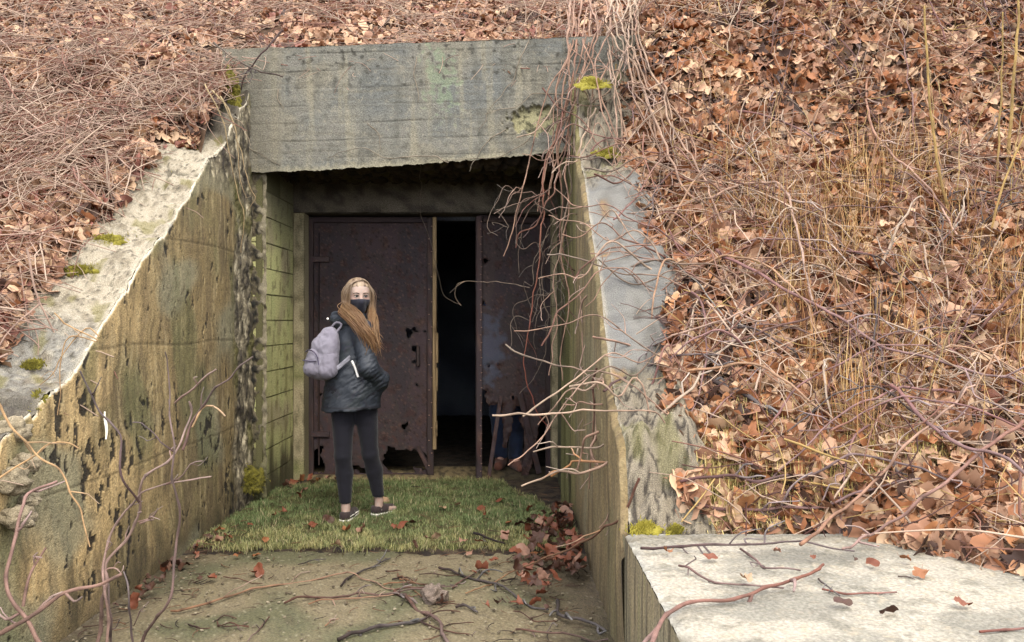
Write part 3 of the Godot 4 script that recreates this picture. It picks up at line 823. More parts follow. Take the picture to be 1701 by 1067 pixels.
# ------------------------------------------------------------------ leaves, stalks, grass
# a dry curled leaf about 1 m long before scaling; kind 0 lobed, 1 oval, 2 broken
func leaf_mesh(kind: int, sd: int) -> ArrayMesh:
	var r := RandomNumberGenerator.new()
	r.seed = sd
	var n := 18
	var pos := PackedVector3Array(); var col := PackedColorArray(); var idx := PackedInt32Array()
	var bend := r.randf_range(-1.1, 1.1)
	var roll := r.randf_range(0.4, 1.7) * (1.0 if r.randf() < 0.7 else -1.0)
	var tw := r.randf_range(-0.7, 0.7)
	var shape := func(x: float, y: float, rr: float) -> Vector3:
		var z := roll * x * x * 0.9 + bend * y * y * 0.5 + tw * x * y + 0.05 * sin(y * 9.0 + sd) + 0.08 * rr * sin(x * 11.0 + sd * 2.0) - 0.02 * exp(-x * x * 400.0)
		return Vector3(x * (1.0 - 0.25 * minf(absf(roll), 1.6) * absf(x)), z, y)
	pos.append(shape.call(0.0, 0.0, 0.0)); col.append(Color(0.92, 0.9, 0.88))
	for ring in [0.5, 1.0]:
		for k in n:
			var a := TAU * k / n
			var rr := 0.5
			if kind == 0: rr = 0.30 + 0.20 * pow(absf(cos(a * 2.5)), 0.7) + 0.02 * (k % 2)
			elif kind == 1: rr = 0.22 + 0.27 * pow(absf(sin(a)), 1.6) + 0.012 * (k % 2)
			else: rr = 0.27 + r.randf_range(-0.12, 0.14)
			if kind == 0 and k > n * 0.70 and k < n * 0.80: rr *= 0.55
			if ring < 0.9: rr = lerpf(rr, 0.36, 0.4)
			pos.append(shape.call(cos(a) * rr * ring, sin(a) * rr * ring, ring))
			var sh := (0.95 if ring < 0.9 else 1.05) + r.randf_range(-0.10, 0.10)
			col.append(Color(sh, sh, sh))
	for k in n:
		var k2 := (k + 1) % n
		idx.append_array([0, 1 + k, 1 + k2])
		idx.append_array([1 + k, 1 + n + k, 1 + k2, 1 + k2, 1 + n + k, 1 + n + k2])
	# stalk
	var st := pos.size()
	for k in 3:
		var y := -0.30 - 0.14 * k
		pos.append(shape.call(-0.008, y, 0.0) + Vector3(0, 0.05 * k, 0)); pos.append(shape.call(0.010, y, 0.0) + Vector3(0, 0.05 * k, 0))
		col.append(Color(0.7, 0.65, 0.6)); col.append(Color(0.7, 0.65, 0.6))
	for k in 2:
		var q := st + k * 2
		idx.append_array([q, q + 2, q + 1, q + 1, q + 2, q + 3])
	var s := SurfaceTool.new()
	s.begin(Mesh.PRIMITIVE_TRIANGLES)
	for k in pos.size():
		s.set_color(col[k]); s.add_vertex(pos[k])
	for k in idx: s.add_index(k)
	s.generate_normals()
	return s.commit()

var leaf_kinds := []

func leaf_tone(x: float, d: float, side: float) -> Color:
	var t := clampf(rng.randf() + 0.35 * n_lo.get_noise_2d(x * 1.7, d * 1.7), 0.0, 0.999)
	var pink := C(196, 154, 124, 0.56)
	var tan := C(210, 176, 142, 0.58)
	var rust := C(168, 110, 72, 0.54)
	var brown := C(154, 112, 88, 0.62)
	var dark := C(88, 64, 54, 0.5)
	var orange := C(188, 132, 90, 0.58)
	var red := C(146, 94, 80, 0.58)
	var c := pink
	if side < 0.0:
		c = pink if t < 0.40 else tan if t < 0.58 else brown if t < 0.80 else red if t < 0.92 else rust if t < 0.97 else dark
	else:
		c = pink if t < 0.22 else tan if t < 0.42 else rust if t < 0.62 else brown if t < 0.80 else orange if t < 0.90 else dark
	var g := rng.randf_range(0.8, 1.2)
	return Color(c.r * g, c.g * g, c.b * g)

func in_view(p: Vector3, m := 0.12) -> bool:
	var d := -p.z
	return d > 1.0 and absf(p.x) / d < 0.665 + m and absf(p.y - EYE) / d < 0.417 + m

func on_cap(x: float, d: float) -> float:   # >0 on the bare tops of the wing walls
	if d > 5.55: return -1.0
	if x < -1.0: return x - lerpf(XL - CAP, XL - 0.03, sst(4.9, 5.1, d))
	return (XR + cap_w(d)) - x

func slope_basis(x: float, d: float, tilt: float, s: float) -> Basis:
	var e := 0.06
	var nrm := Vector3(hill(x - e, d) - hill(x + e, d), 2.0 * e, hill(x, d + e) - hill(x, d - e)).normalized()
	nrm = (nrm + Vector3(rng.randfn(), rng.randfn(), rng.randfn()) * tilt).normalized()
	var a := nrm.cross(Vector3(rng.randfn(), rng.randfn(), rng.randfn())).normalized()
	return Basis(a, nrm, a.cross(nrm)).scaled(Vector3(s, s, s))

func mm(called: String, mesh: Mesh, m: Material, xf: Array, cols: Array, parent: Node) -> MultiMeshInstance3D:
	var q := MultiMesh.new()
	q.transform_format = MultiMesh.TRANSFORM_3D
	q.use_colors = true
	q.mesh = mesh
	q.instance_count = xf.size()
	for i in xf.size():
		q.set_instance_transform(i, xf[i])
		q.set_instance_color(i, cols[i])
	var o := MultiMeshInstance3D.new()
	o.multimesh = q
	o.material_override = m
	if parent:
		o.name = called + ("" if not parent.has_node(NodePath(called)) else "_%03d" % parent.get_child_count())
		parent.add_child(o, true)
	else:
		o.name = numbered(called)
		add_child(o, true)
	o.set_meta("kind", "stuff")
	return o

func stalk_mesh(sd: int, curl: float, rr: float) -> ArrayMesh:   # a thin dry stem 1 m long, lying along z
	var r := RandomNumberGenerator.new(); r.seed = sd
	var t := Tubes.new()
	var pts := PackedVector3Array(); var rad := PackedFloat32Array(); var cols := PackedColorArray()
	var p := Vector3(0, 0, -0.5)
	var a := r.randf_range(-curl, curl) * 0.5
	var b := r.randf_range(0.0, curl) * 0.5
	var da := r.randf_range(-curl, curl); var db := -2.0 * b
	for k in 10:
		pts.append(p); rad.append(lerpf(rr, rr * 0.55, k / 9.0)); cols.append(Color(1, 1, 1) * (1.0 if k % 3 else 0.85))
		a += da / 9.0 + r.randf_range(-0.12, 0.12) * curl; b += db / 9.0
		p += Vector3(sin(a), sin(b), cos(a) * cos(b)) / 9.0
	t.add(pts, rad, cols, 4)
	return tubes_mesh(t)

var stalks := []

func bank_litter(side: int, called: String, label: String, x0: float, x1: float, d0: float, d1: float, n_leaf: int, n_stalk: int) -> void:
	var root := thing(called, label, "leaf litter")
	root.set_meta("kind", "stuff")
	var xf := []; var cols := []
	for k in leaf_kinds.size(): xf.append([]); cols.append([])
	var tries := 0
	var made := 0
	while made < n_leaf and tries < n_leaf * 8:
		tries += 1
		var d := lerpf(d0, d1, pow(rng.randf(), 1.15))
		var x := lerpf(x0, x1, rng.randf())
		var y := hill(x, d)
		var lap := on_cap(x, d) + 0.09 * n_mid.get_noise_2d(x * 4.0, d * 4.0)
		if lap > (0.03 if rng.randf() < 0.94 else 0.16): continue
		if side > 0 and d < 3.02 and x < lerpf(1.62, 1.27, clampf((d - 2.43) / 0.55, -1.5, 1.0)) - 0.05 + 0.1 * rng.randf(): continue
		if not in_view(V(x, y, d)): continue
		# thinner where dry grass shows, thick elsewhere
		if side > 0 and d < 3.9 and n_lo.get_noise_2d(x * 1.4 + 5.0, d * 1.4) > 0.30 and rng.randf() < 0.7: continue
		if n_lo.get_noise_2d(x * 2.1 + 9.0, d * 2.1) < -0.22 and rng.randf() < 0.55: continue
		made += 1
		var s := (0.035 + 0.105 * pow(rng.randf(), 1.3)) * (lerpf(1.18, 1.0, sst(3.6, 5.4, d)) if side > 0 else 0.98)
		var k := rng.randi() % leaf_kinds.size()
		var lift := rng.randf_range(0.0, 0.055) + (0.03 if lap > -0.02 else 0.0)
		xf[k].append(Transform3D(slope_basis(x, d, 0.42, s), V(x, y + lift, d)))
		cols[k].append(leaf_tone(x, d, side))
	for k in leaf_kinds.size():
		mm("dry_leaves", leaf_kinds[k], M.leaf, xf[k], cols[k], root)
	xf = []; cols = []
	for k in stalks.size(): xf.append([]); cols.append([])
	tries = 0; made = 0
	while made < n_stalk and tries < n_stalk * 8:
		tries += 1
		var d := lerpf(d0, d1, rng.randf())
		var x := lerpf(x0, x1, rng.randf())
		if on_cap(x, d) > (0.0 if rng.randf() < 0.9 else 0.25): continue
		if side > 0 and d < 3.0 and x < lerpf(1.62, 1.27, clampf((d - 2.43) / 0.55, -1.5, 1.0)) + 0.1: continue
		var y := hill(x, d)
		if not in_view(V(x, y, d)): continue
		if n_lo.get_noise_2d(x * 1.5 + 29.0, d * 1.5) < rng.randf_range(-0.5, 0.35): continue
		made += 1
		var s := rng.randf_range(0.14, 0.62)
		var k := rng.randi() % stalks.size()
		var b := slope_basis(x, d, 0.28, s)
		xf[k].append(Transform3D(b, V(x, y + rng.randf_range(0.02, 0.12), d)))
		var t := rng.randf()
		var c := C(226, 196, 172, 0.72) if t < 0.42 else C(176, 124, 106, 0.62) if t < 0.72 else C(212, 176, 110, 0.7) if t < 0.86 else C(112, 70, 62, 0.6)
		if side < 0 and t > 0.72: c = C(216, 180, 160, 0.7)
		var g := rng.randf_range(0.8, 1.2)
		cols[k].append(Color(c.r * g, c.g * g, c.b * g))
	for k in stalks.size():
		mm("dry_stalks", stalks[k], M.bark, xf[k], cols[k], root)

func tone_word(k: int) -> String:
	return ["russet", "pale tan", "dark brown", "orange brown", "pinkish brown"][k]

func leaf_color(k: int) -> Color:
	return [C(146, 84, 60, 0.40), C(200, 166, 134, 0.44), C(98, 66, 52, 0.36), C(168, 110, 70, 0.42), C(172, 130, 108, 0.42)][k]

func loose_leaf(p: Vector3, s: float, tone: int, where: String, group: String, flat := 0.3) -> void:
	var k := rng.randi() % leaf_kinds.size()
	var o := obj("fallen_leaf", leaf_tinted(k, tone), M.leaf)
	var nrm := (Vector3.UP + Vector3(rng.randfn(), rng.randfn(), rng.randfn()) * flat).normalized()
	var a := nrm.cross(Vector3(rng.randfn(), rng.randfn(), rng.randfn())).normalized()
	o.transform = Transform3D(Basis(a, nrm, a.cross(nrm)).scaled(Vector3(s, s, s)), p)
	tag(o, "%s %s %s %s" % ["large" if s > 0.11 else "small", ["lobed", "lobed", "oval", "narrow oval", "ragged", "torn", "lobed", "oval"][k], tone_word(tone), where], "leaf", group)

var tinted := {}
func leaf_tinted(k: int, tone: int) -> Mesh:
	var key := k * 10 + tone
	if not tinted.has(key):
		var a: Array = leaf_kinds[k].surface_get_arrays(0)
		var cols: PackedColorArray = a[Mesh.ARRAY_COLOR]
		var c := leaf_color(tone)
		for i in cols.size(): cols[i] = Color(cols[i].r * c.r, cols[i].g * c.g, cols[i].b * c.b)
		a[Mesh.ARRAY_COLOR] = cols
		var m := ArrayMesh.new()
		m.add_surface_from_arrays(Mesh.PRIMITIVE_TRIANGLES, a)
		tinted[key] = m
	return tinted[key]

func blade_mesh(bend: float, w: float) -> ArrayMesh:
	var pos := PackedVector3Array(); var nor := PackedVector3Array(); var col := PackedColorArray(); var idx := PackedInt32Array()
	for k in 4:
		var f := k / 3.0
		var ww := w * (1.0 - f * f) + 0.002
		var p := Vector3(0, f * (1.0 - 0.25 * bend * f), bend * f * f)
		pos.append(p - Vector3(ww, 0, 0)); pos.append(p + Vector3(ww, 0, 0))
		pass
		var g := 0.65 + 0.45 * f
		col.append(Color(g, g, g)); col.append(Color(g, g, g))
	for k in 3:
		var q := k * 2
		idx.append_array([q, q + 2, q + 1, q + 1, q + 2, q + 3])
	return flat_mesh(pos, col, idx)

func flat_mesh(pos: PackedVector3Array, col: PackedColorArray, idx: PackedInt32Array) -> ArrayMesh:
	var arr := []
	arr.resize(Mesh.ARRAY_MAX)
	arr[Mesh.ARRAY_VERTEX] = pos
	arr[Mesh.ARRAY_COLOR] = col
	arr[Mesh.ARRAY_INDEX] = idx
	var m := ArrayMesh.new()
	m.add_surface_from_arrays(Mesh.PRIMITIVE_TRIANGLES, arr)
	return m

func mat_edge(x: float) -> float:     # near edge of the grass mat
	return 4.53 + 0.07 * n_mid.get_noise_1d(x * 3.0) + 0.05 * sst(-1.6, -1.9, x) + 0.04 * n_hi.get_noise_1d(x * 14.0)

func mat_far(x: float) -> float:
	return 6.44 - 0.55 * sst(-0.15, 0.1, x) - 0.5 * sst(0.1, 0.3, x) + 0.04 * n_mid.get_noise_1d(x * 5.0 + 9.0) - 0.25 * sst(-1.45, -1.85, x)

func build_grass() -> void:
	struct("doorstep_soil", sheet(120, 110, func(u, v):
		var x := lerpf(XL - 0.03, XR + 0.03, u)
		var d := lerpf(4.42, 6.62, v)
		var h := n_hi.get_noise_2d(x * 9.0, d * 9.0)
		cc = C(112, 92, 72, 0.55).lerp(C(66, 54, 44, 0.5), sst(-0.2, 0.3, h))
		return V(x, lerpf(-0.004, 0.014, sst(0.0, 0.08, v)) + 0.006 * h, d)), M.soil, "bare damp soil in front of the doors")
	var root := thing("grass_mat", "rectangular mat of short green grass in front of the doors", "grass", V(-0.7, 0, 5.4))
	root.set_meta("kind", "stuff")
	var o := root.position
	obj("turf", sheet(140, 110, func(u, v):
		var x := lerpf(XL + 0.03, XR - 0.03, u)
		var d := lerpf(mat_edge(x), mat_far(x), v)
		var h := n_hi.get_noise_2d(x * 11.0, d * 11.0)
		cc = C(104, 110, 58, 0.5).lerp(C(120, 104, 66, 0.5), sst(0.0, 0.4, h))
		return V(x, 0.032 * sst(0.0, 0.02, v) * sst(1.0, 0.98, v) + 0.004 * h, d) - o), M.soil, root)
	var kinds := [blade_mesh(0.25, 0.05), blade_mesh(0.6, 0.045), blade_mesh(0.9, 0.04)]
	var xf := [[], [], []]; var cols := [[], [], []]
	for i in 95000:
		var x := rng.randf_range(XL + 0.03, XR - 0.03)
		var e := mat_edge(x); var f := mat_far(x)
		var d := lerpf(e, f, rng.randf())
		if rng.randf() < 0.05: d = e - absf(rng.randfn()) * 0.05
		var bare := n_mid.get_noise_2d(x * 3.0 + 3.0, d * 3.0)
		if bare > 0.06 and rng.randf() < 0.75: continue
		if d > f - 0.14 and rng.randf() < 0.5: continue
		var s := rng.randf_range(0.015, 0.040) * (1.0 + 0.4 * n_lo.get_noise_2d(x * 4.0, d * 4.0))
		var k := rng.randi() % 3
		var b := Basis(Vector3.UP, rng.randf() * TAU) * Basis(Vector3.RIGHT, rng.randf_range(-0.35, 0.35))
		xf[k].append(Transform3D(b.scaled(Vector3(s, s, s)), V(x, 0.028, d) - o))
		var yel := sst(5.1, 4.55, d + 0.25 * n_mid.get_noise_2d(x * 2.0, d * 2.0)) * 0.75 + 0.4 * sst(0.1, 0.4, n_mid.get_noise_2d(x * 5.0, d * 5.0)) + 0.5 * sst(f - 0.22, f - 0.05, d)
		var c := C(128, 146, 92, 0.44).lerp(C(192, 182, 122, 0.5), clampf(yel * rng.randf_range(0.3, 1.2), 0, 1))
		if rng.randf() < 0.08: c = C(206, 190, 150, 0.5)
		var g := rng.randf_range(0.75, 1.2)
		cols[k].append(Color(c.r * g, c.g * g, c.b * g))
	for k in 3: mm("grass_blades", kinds[k], M.grass, xf[k], cols[k], root)
	# dry grass tufts on the right bank and above the low block
	var dry := thing("dry_grass", "tufts of bleached yellow dry grass behind the low concrete block and on the right bank", "grass")
	dry.set_meta("kind", "stuff")
	xf = [[], [], []]; cols = [[], [], []]
	for i in 20000:
		var x := 0.0; var d := 0.0; var tall := 0.1
		var t := i % 3
		if t == 0:
			x = rng.randf_range(0.75, 1.75); d = 3.02 + absf(rng.randfn()) * 0.16
			if n_mid.get_noise_2d(x * 3.0, 4.0) < -0.25 and rng.randf() < 0.7: continue
			tall = rng.randf_range(0.03, 0.10)
		elif t == 1:
			x = rng.randf_range(1.3, 3.6); d = rng.randf_range(3.1, 4.9)
			if n_lo.get_noise_2d(x * 1.8, d * 1.8) < 0.05: continue
			tall = rng.randf_range(0.12, 0.42)
		else:
			x = rng.randf_range(0.9, 3.4); d = rng.randf_range(3.1, 4.6)
			if n_mid.get_noise_2d(x * 1.6 + 7.0, d * 1.6) < 0.1: continue
			tall = rng.randf_range(0.06, 0.2)
		var k := rng.randi() % 3
		var b := Basis(Vector3.UP, rng.randf() * TAU) * Basis(Vector3.RIGHT, rng.randf_range(-0.9, 0.9))
		var wsc := clampf(0.045 / tall, 0.12, 0.9)
		xf[k].append(Transform3D(b.scaled_local(Vector3(tall * wsc, tall, tall)), V(x, hill(x, d) + 0.01, d)))
		var c := C(214, 180, 118, 0.6).lerp(C(176, 122, 76, 0.55), rng.randf()) if t != 0 else C(232, 214, 150, 0.7).lerp(C(198, 176, 96, 0.64), rng.randf())
		cols[k].append(c)
	for k in 3: mm("dry_blades", kinds[k], M.straw, xf[k], cols[k], dry)

func moss(p: Vector3, nrm: Vector3, size: Vector2, yellow: float, label: String) -> void:
	var o := thing("moss_clump", label, "moss", p, "moss clumps on the concrete")
	var a := nrm.cross(Vector3(0.2, 0.5, 0.8)).normalized()
	o.transform.basis = Basis(a, nrm, a.cross(nrm))
	var sd := p.x * 7.0 + p.z * 3.0
	var t := Tubes.new()
	for lump in 6:
		var off := Vector2(rng.randfn() * 0.5 * size.x, rng.randfn() * 0.5 * size.y) if lump else Vector2.ZERO
		var k2 := rng.randf_range(0.3, 0.65) if lump else 0.75
		var m := sheet(30, 10, func(u, v):
			var an: float = u * TAU
			var edge := 1.0 + 0.7 * n_lo.get_noise_2d(cos(an) * 1.3 + sd + lump * 5.0, sin(an) * 1.3)
			var r: float = (1.0 - v) * edge * k2
			var x: float = cos(an) * r * size.x + off.x
			var z: float = sin(an) * r * size.y + off.y
			var h := n_hi.get_noise_3d(x * 30.0, z * 30.0, sd)
			var y: float = 0.016 * sqrt(clampf(1.0 - pow(1.0 - v, 2.0), 0, 1)) + 0.012 * h * sst(0.0, 0.3, v) - 0.006
			cc = C(128, 122, 52, 0.5).lerp(C(196, 184, 72, 0.62), clampf(yellow + 0.8 * h, 0, 1))
			return Vector3(x, y, z))
		obj("cushion", m, M.moss, o)
	for k in 520:
		var an := rng.randf() * TAU
		var r := absf(rng.randfn()) * 0.5
		var b := Vector3(cos(an) * r * size.x, 0.008 * (1.0 - minf(r, 1.0)), sin(an) * r * size.y)
		var c := C(156, 148, 56, 0.62).lerp(C(220, 206, 82, 0.8), clampf(yellow + rng.randf_range(-0.3, 0.3), 0, 1))
		t.add(pv([b, b + Vector3(rng.randfn() * 0.006, rng.randf_range(0.006, 0.020), rng.randfn() * 0.006)]), PackedFloat32Array([0.003, 0.0008]), PackedColorArray([c, c]), 3)
	obj("moss_tips", tubes_mesh(t), M.moss, o).set_meta("kind", "stuff")

# ------------------------------------------------------------------ canes, vines, sticks
func shoot(t: Tubes, way: PackedVector3Array, at: float, l: float, r: float, c: Color) -> void:
	var i := clampi(int(at * (way.size() - 1)), 1, way.size() - 2)
	var dir := (way[i + 1] - way[i - 1]).normalized()
	var off := (Vector3(rng.randfn(), rng.randfn(), rng.randfn())).normalized()
	off = (off - dir * off.dot(dir)).normalized()
	var a := way[i]
	var b := a + (dir * 0.6 + off * 0.8) * l * 0.5
	var e := b + (dir * 0.9 + off * 0.3 + Vector3(rng.randfn(), rng.randfn(), rng.randfn()) * 0.25) * l * 0.5
	cane_into(t, pv([a, b, e]), r, r * 0.5, c, c.lightened(0.15), 0.8, 5, 0.5)

func cane(called: String, label: String, cat: String, group: String, pts: PackedVector3Array, r0: float, r1: float, c0: Color, c1: Color, shoots := 2, kink := 0.35, rough := 0.5, thin := 0.8) -> Node3D:
	var o := thing(called, label, cat, pts[0], group)
	var loc := PackedVector3Array()
	for p in pts: loc.append(p - pts[0])
	var t := Tubes.new()
	var way := cane_into(t, loc, r0 * thin, r1 * thin, c0, c1, rough, 6, kink)
	obj("stem", tubes_mesh(t), M.bark, o)
	var l := 0.0
	for i in way.size() - 1: l += way[i].distance_to(way[i + 1])
	for k in shoots:
		var s := Tubes.new()
		shoot(s, way, rng.randf_range(0.15, 0.95), clampf(l * rng.randf_range(0.08, 0.22), 0.03, 0.3), r1 * rng.randf_range(0.7, 1.0), c1)
		obj("side_shoot", tubes_mesh(s), M.bark, o)
	return o

func pix(a: Array) -> PackedVector3Array:     # [u, v, depth] triples
	var out := PackedVector3Array()
	for q in a: out.append(P(q[0], q[1], q[2]))
	return out

func floor_pts(a: Array, lift: float) -> PackedVector3Array:
	var out := PackedVector3Array()
	for q in a: out.append(F(q[0], q[1], lift))
	return out

func bank_pts(a: Array, lift: float) -> PackedVector3Array:
	var out := PackedVector3Array()
	for q in a: out.append(H(q[0], q[1], lift))
	return out

func build_vines() -> void:
	var pink := C(206, 164, 140, 0.6)
	var redb := C(146, 96, 82, 0.52)
	var pale := C(222, 194, 168, 0.64)
	var grey := C(150, 134, 118, 0.62)
	var dark := C(84, 58, 54, 0.6)
	var g := "vines hanging at the right corner of the entrance"
	cane("hanging_vine", "longest reddish vine hanging across the dark right door, almost to its foot", "vine", g, pix([[968, -10, 6.3], [955, 90, 5.55], [935, 190, 5.45], [906, 270, 5.35], [900, 380, 5.3], [886, 500, 5.25], [872, 590, 5.2], [878, 650, 5.2], [895, 690, 5.2], [915, 714, 5.2]]), 0.011, 0.004, pink, C(160, 84, 66, 0.62), 5)
	cane("hanging_vine", "vine ending in a stub bent left over the door top", "vine", g, pix([[1002, 30, 5.7], [962, 130, 5.5], [945, 210, 5.45], [925, 300, 5.35], [905, 340, 5.3], [890, 375, 5.3], [862, 388, 5.3], [857, 412, 5.3]]), 0.010, 0.006, pink, redb, 3)
	cane("hanging_vine", "thick pale vine winding from the crest down the wall's mossy top", "vine", g, pix([[1062, -10, 6.2], [1040, 60, 5.7], [1064, 130, 5.35], [1078, 180, 5.05], [1100, 225, 4.9], [1130, 300, 4.6], [1162, 335, 4.45]]), 0.013, 0.008, pale, pink, 4)
	cane("hanging_vine", "pale vine right of the thick winding one, ending among leaves", "vine", g, pix([[1092, -10, 6.2], [1080, 70, 5.6], [1100, 130, 5.3], [1112, 200, 5.0], [1132, 240, 4.85], [1165, 288, 4.6], [1200, 370, 4.25]]), 0.011, 0.006, pale, pink, 4)
	cane("hanging_vine", "short pale vine hooked over the lintel's right end", "vine", g, pix([[1015, -10, 6.2], [1024, 50, 5.7], [1036, 90, 5.5], [1010, 150, 5.4], [986, 165, 5.4], [975, 200, 5.35]]), 0.010, 0.006, pale, pale, 3)
	cane("hanging_vine", "vine swinging from lintel corner to the grey wall top", "vine", g, pix([[974, 60, 5.6], [950, 150, 5.5], [925, 250, 5.4], [935, 330, 5.35], [930, 400, 5.3], [962, 470, 5.2], [1000, 500, 4.6]]), 0.008, 0.005, pink, redb, 4)
	cane("hanging_vine", "vine close beside the wall edge, running down past the green jamb", "vine", g, pix([[990, 180, 5.3], [960, 260, 5.2], [975, 340, 5.1], [962, 420, 5.0], [968, 520, 4.7], [985, 570, 4.4], [1003, 625, 4.1]]), 0.009, 0.006, pale, pink, 4)
	cane("hanging_vine", "kinked pink vine down the wall edge to a hooked foot", "vine", g, pix([[985, 430, 4.5], [984, 500, 4.35], [1002, 585, 4.15], [1018, 622, 4.0], [996, 660, 3.95], [988, 720, 3.9], [982, 745, 3.85], [1002, 778, 3.8], [1040, 797, 3.75]]), 0.011, 0.008, pale, pink, 3)
	cane("hanging_vine", "thin wiry vine looping across the dark gap between the doors", "vine", g, pix([[880, 478, 5.4], [835, 470, 5.6], [790, 466, 5.9], [760, 470, 6.0], [754, 492, 6.05], [766, 508, 6.05]]), 0.0035, 0.002, grey, pale, 1)
	cane("hanging_vine", "thin strand hanging from the soffit over the closed door", "vine", g, pix([[697, 270, 5.7], [698, 310, 6.1], [700, 360, 6.3], [712, 395, 6.4], [728, 460, 6.4], [738, 490, 6.4], [764, 506, 6.3]]), 0.003, 0.002, grey, grey, 0)
	for k in 9:
		var u := rng.randf_range(945, 990)
		var v := rng.randf_range(90, 260)
		var d := 5.45
		var pts := [[u, v, d]]
		while v < rng.randf_range(480, 800) and pts.size() < 11:
			v += rng.randf_range(40, 80); u += rng.randf_range(-16, 20); d -= 0.10
			pts.append([u, v, d])
		cane("hanging_vine", "%s vine trailing down along the right wall's edge, %s" % [["fine grey brown", "pale", "pink"][k % 3], "reaching low" if v > 620 else "ending halfway"], "vine", g, pix(pts), rng.randf_range(0.005, 0.009), 0.004, [grey, pale, pink][k % 3], pink, 4)
	# the tangle of grey twigs in front of the right door
	for k in 16:
		var u := rng.randf_range(868, 962)
		var v := rng.randf_range(295, 470)
		var d := rng.randf_range(5.2, 5.5)
		var pts := [[u, v, d]]
		for j in rng.randi_range(3, 6):
			u += rng.randf_range(-38, 26); v += rng.randf_range(-14, 62); d += rng.randf_range(-0.06, 0.06)
			pts.append([u, v, d])
		cane("tangled_twig", "thin grey twig in the tangle hanging before the right door", "twig", "tangled twigs before the right door", pix(pts), 0.0045, 0.002, grey.lerp(redb, rng.randf() * 0.7), grey, 2, 0.6)
	# more vines spill from the crest over the corner and down the wall's top
	for k in 30:
		var u := rng.randf_range(940, 1110)
		var pts := [[u, -10, 6.2], [u + rng.randf_range(-20, 20), rng.randf_range(40, 80), 5.65]]
		var v: float = pts[1][1]
		var into := u < 1000
		var d := 5.5
		for j in rng.randi_range(3, 6):
			v += rng.randf_range(45, 85)
			u += rng.randf_range(-30, 12) if into else rng.randf_range(-12, 38)
			d -= 0.03 if into else 0.17
			pts.append([u, v, d])
		cane("hanging_vine", "%s vine spilling from the crest %s" % [["slender pink", "pale", "thicker pink"][k % 3], "in front of the lintel's right end" if into else "onto the right wall's top"], "vine", g, pix(pts), rng.randf_range(0.006, 0.012), 0.005, [pink, pale, pink][k % 3], pink, 4)
	# canes that cross the bare top of the right wall
	for k in 46:
		var d := rng.randf_range(3.2, 5.3)
		var x := rng.randf_range(0.35, 1.25)
		var l := rng.randf_range(0.35, 1.0)
		var a := rng.randf_range(-0.9, 0.9) + (PI if rng.randf() < 0.5 else 0.0)
		var pts := PackedVector3Array()
		for j in 6:
			var f := j / 5.0 - 0.5
			var xx := x + cos(a) * l * f
			var dd := d + sin(a) * l * f
			pts.append(V(xx, prof(PR, dd) + 0.10 + 0.10 * cos(f * 3.0) + 0.05 * rng.randfn(), dd))
		cane("bramble_cane", "%s cane crossing the right wall's top, %s" % [["pale pink", "grey", "reddish", "mauve"][k % 4], "upper part" if d > 4.6 else "middle part" if d > 3.9 else "lower part"], "bramble", "canes crossing the right wall's top", pts, rng.randf_range(0.005, 0.008), 0.003, [pale, grey, redb, C(166, 116, 112, 0.62)][k % 4], pink, 3)
	# branches reaching into the cutting from the right
	cane("bramble_branch", "pale pink branch reaching left across the wall edge, topmost of three", "branch", "", pix([[1086, 766, 3.5], [1060, 745, 3.55], [1010, 737, 3.6], [985, 744, 3.62], [920, 742, 3.65], [886, 751, 3.68]]), 0.008, 0.0045, pale, pale, 2)
	cane("bramble_branch", "forked tan branch just below, its tips ending before the doorway", "branch", "", pix([[1060, 745, 3.45], [1010, 768, 3.5], [985, 768, 3.55], [950, 765, 3.6], [945, 770, 3.6], [915, 792, 3.6]]), 0.009, 0.005, pink, C(214, 150, 90, 0.68), 3)
	cane("bramble_branch", "low pink branch over the leaf pile, lowest of three at the wall edge", "branch", "", pix([[1030, 745, 3.4], [1005, 772, 3.45], [965, 788, 3.5], [930, 787, 3.55], [890, 798, 3.6], [866, 808, 3.6]]), 0.009, 0.005, pink, pale, 3)
	for k in 9:
		var u := rng.randf_range(985, 1090)
		var v := rng.randf_range(560, 800)
		var d := rng.randf_range(3.3, 3.9)
		var pts := []
		var du := rng.randf_range(-30, -2)
		var dv := rng.randf_range(-10, 44)
		for j in rng.randi_range(4, 6):
			pts.append([u, v, d])
			u += du + rng.randfn() * 8.0; v += dv + rng.randfn() * 12.0; d += 0.04
		cane("bramble_branch", "%s bramble branch reaching left over the right wall's edge, %s" % [["pale", "pink", "reddish"][k % 3], "upper" if pts[0][1] < 640 else "middle" if pts[0][1] < 720 else "lower"], "branch", "bramble branches over the right wall's edge", pix(pts), rng.randf_range(0.005, 0.008), 0.0035, [pale, pink, redb][k % 3], pink, 3)
	cane("leaning_stick", "long thin stick leaning from the path up to the low block's corner", "stick", "", PackedVector3Array([P(1062, 795, 3.05), P(1030, 860, 3.1), P(985, 893, 3.3), F(862, 948, 0.06), F(800, 976, 0.02), F(773, 986, 0.01)]), 0.007, 0.004, C(120, 78, 62, 0.6), C(196, 150, 110, 0.66), 1)
	# right-bank brambles that can be traced
	var gb := "bramble canes sprawling over the right bank"
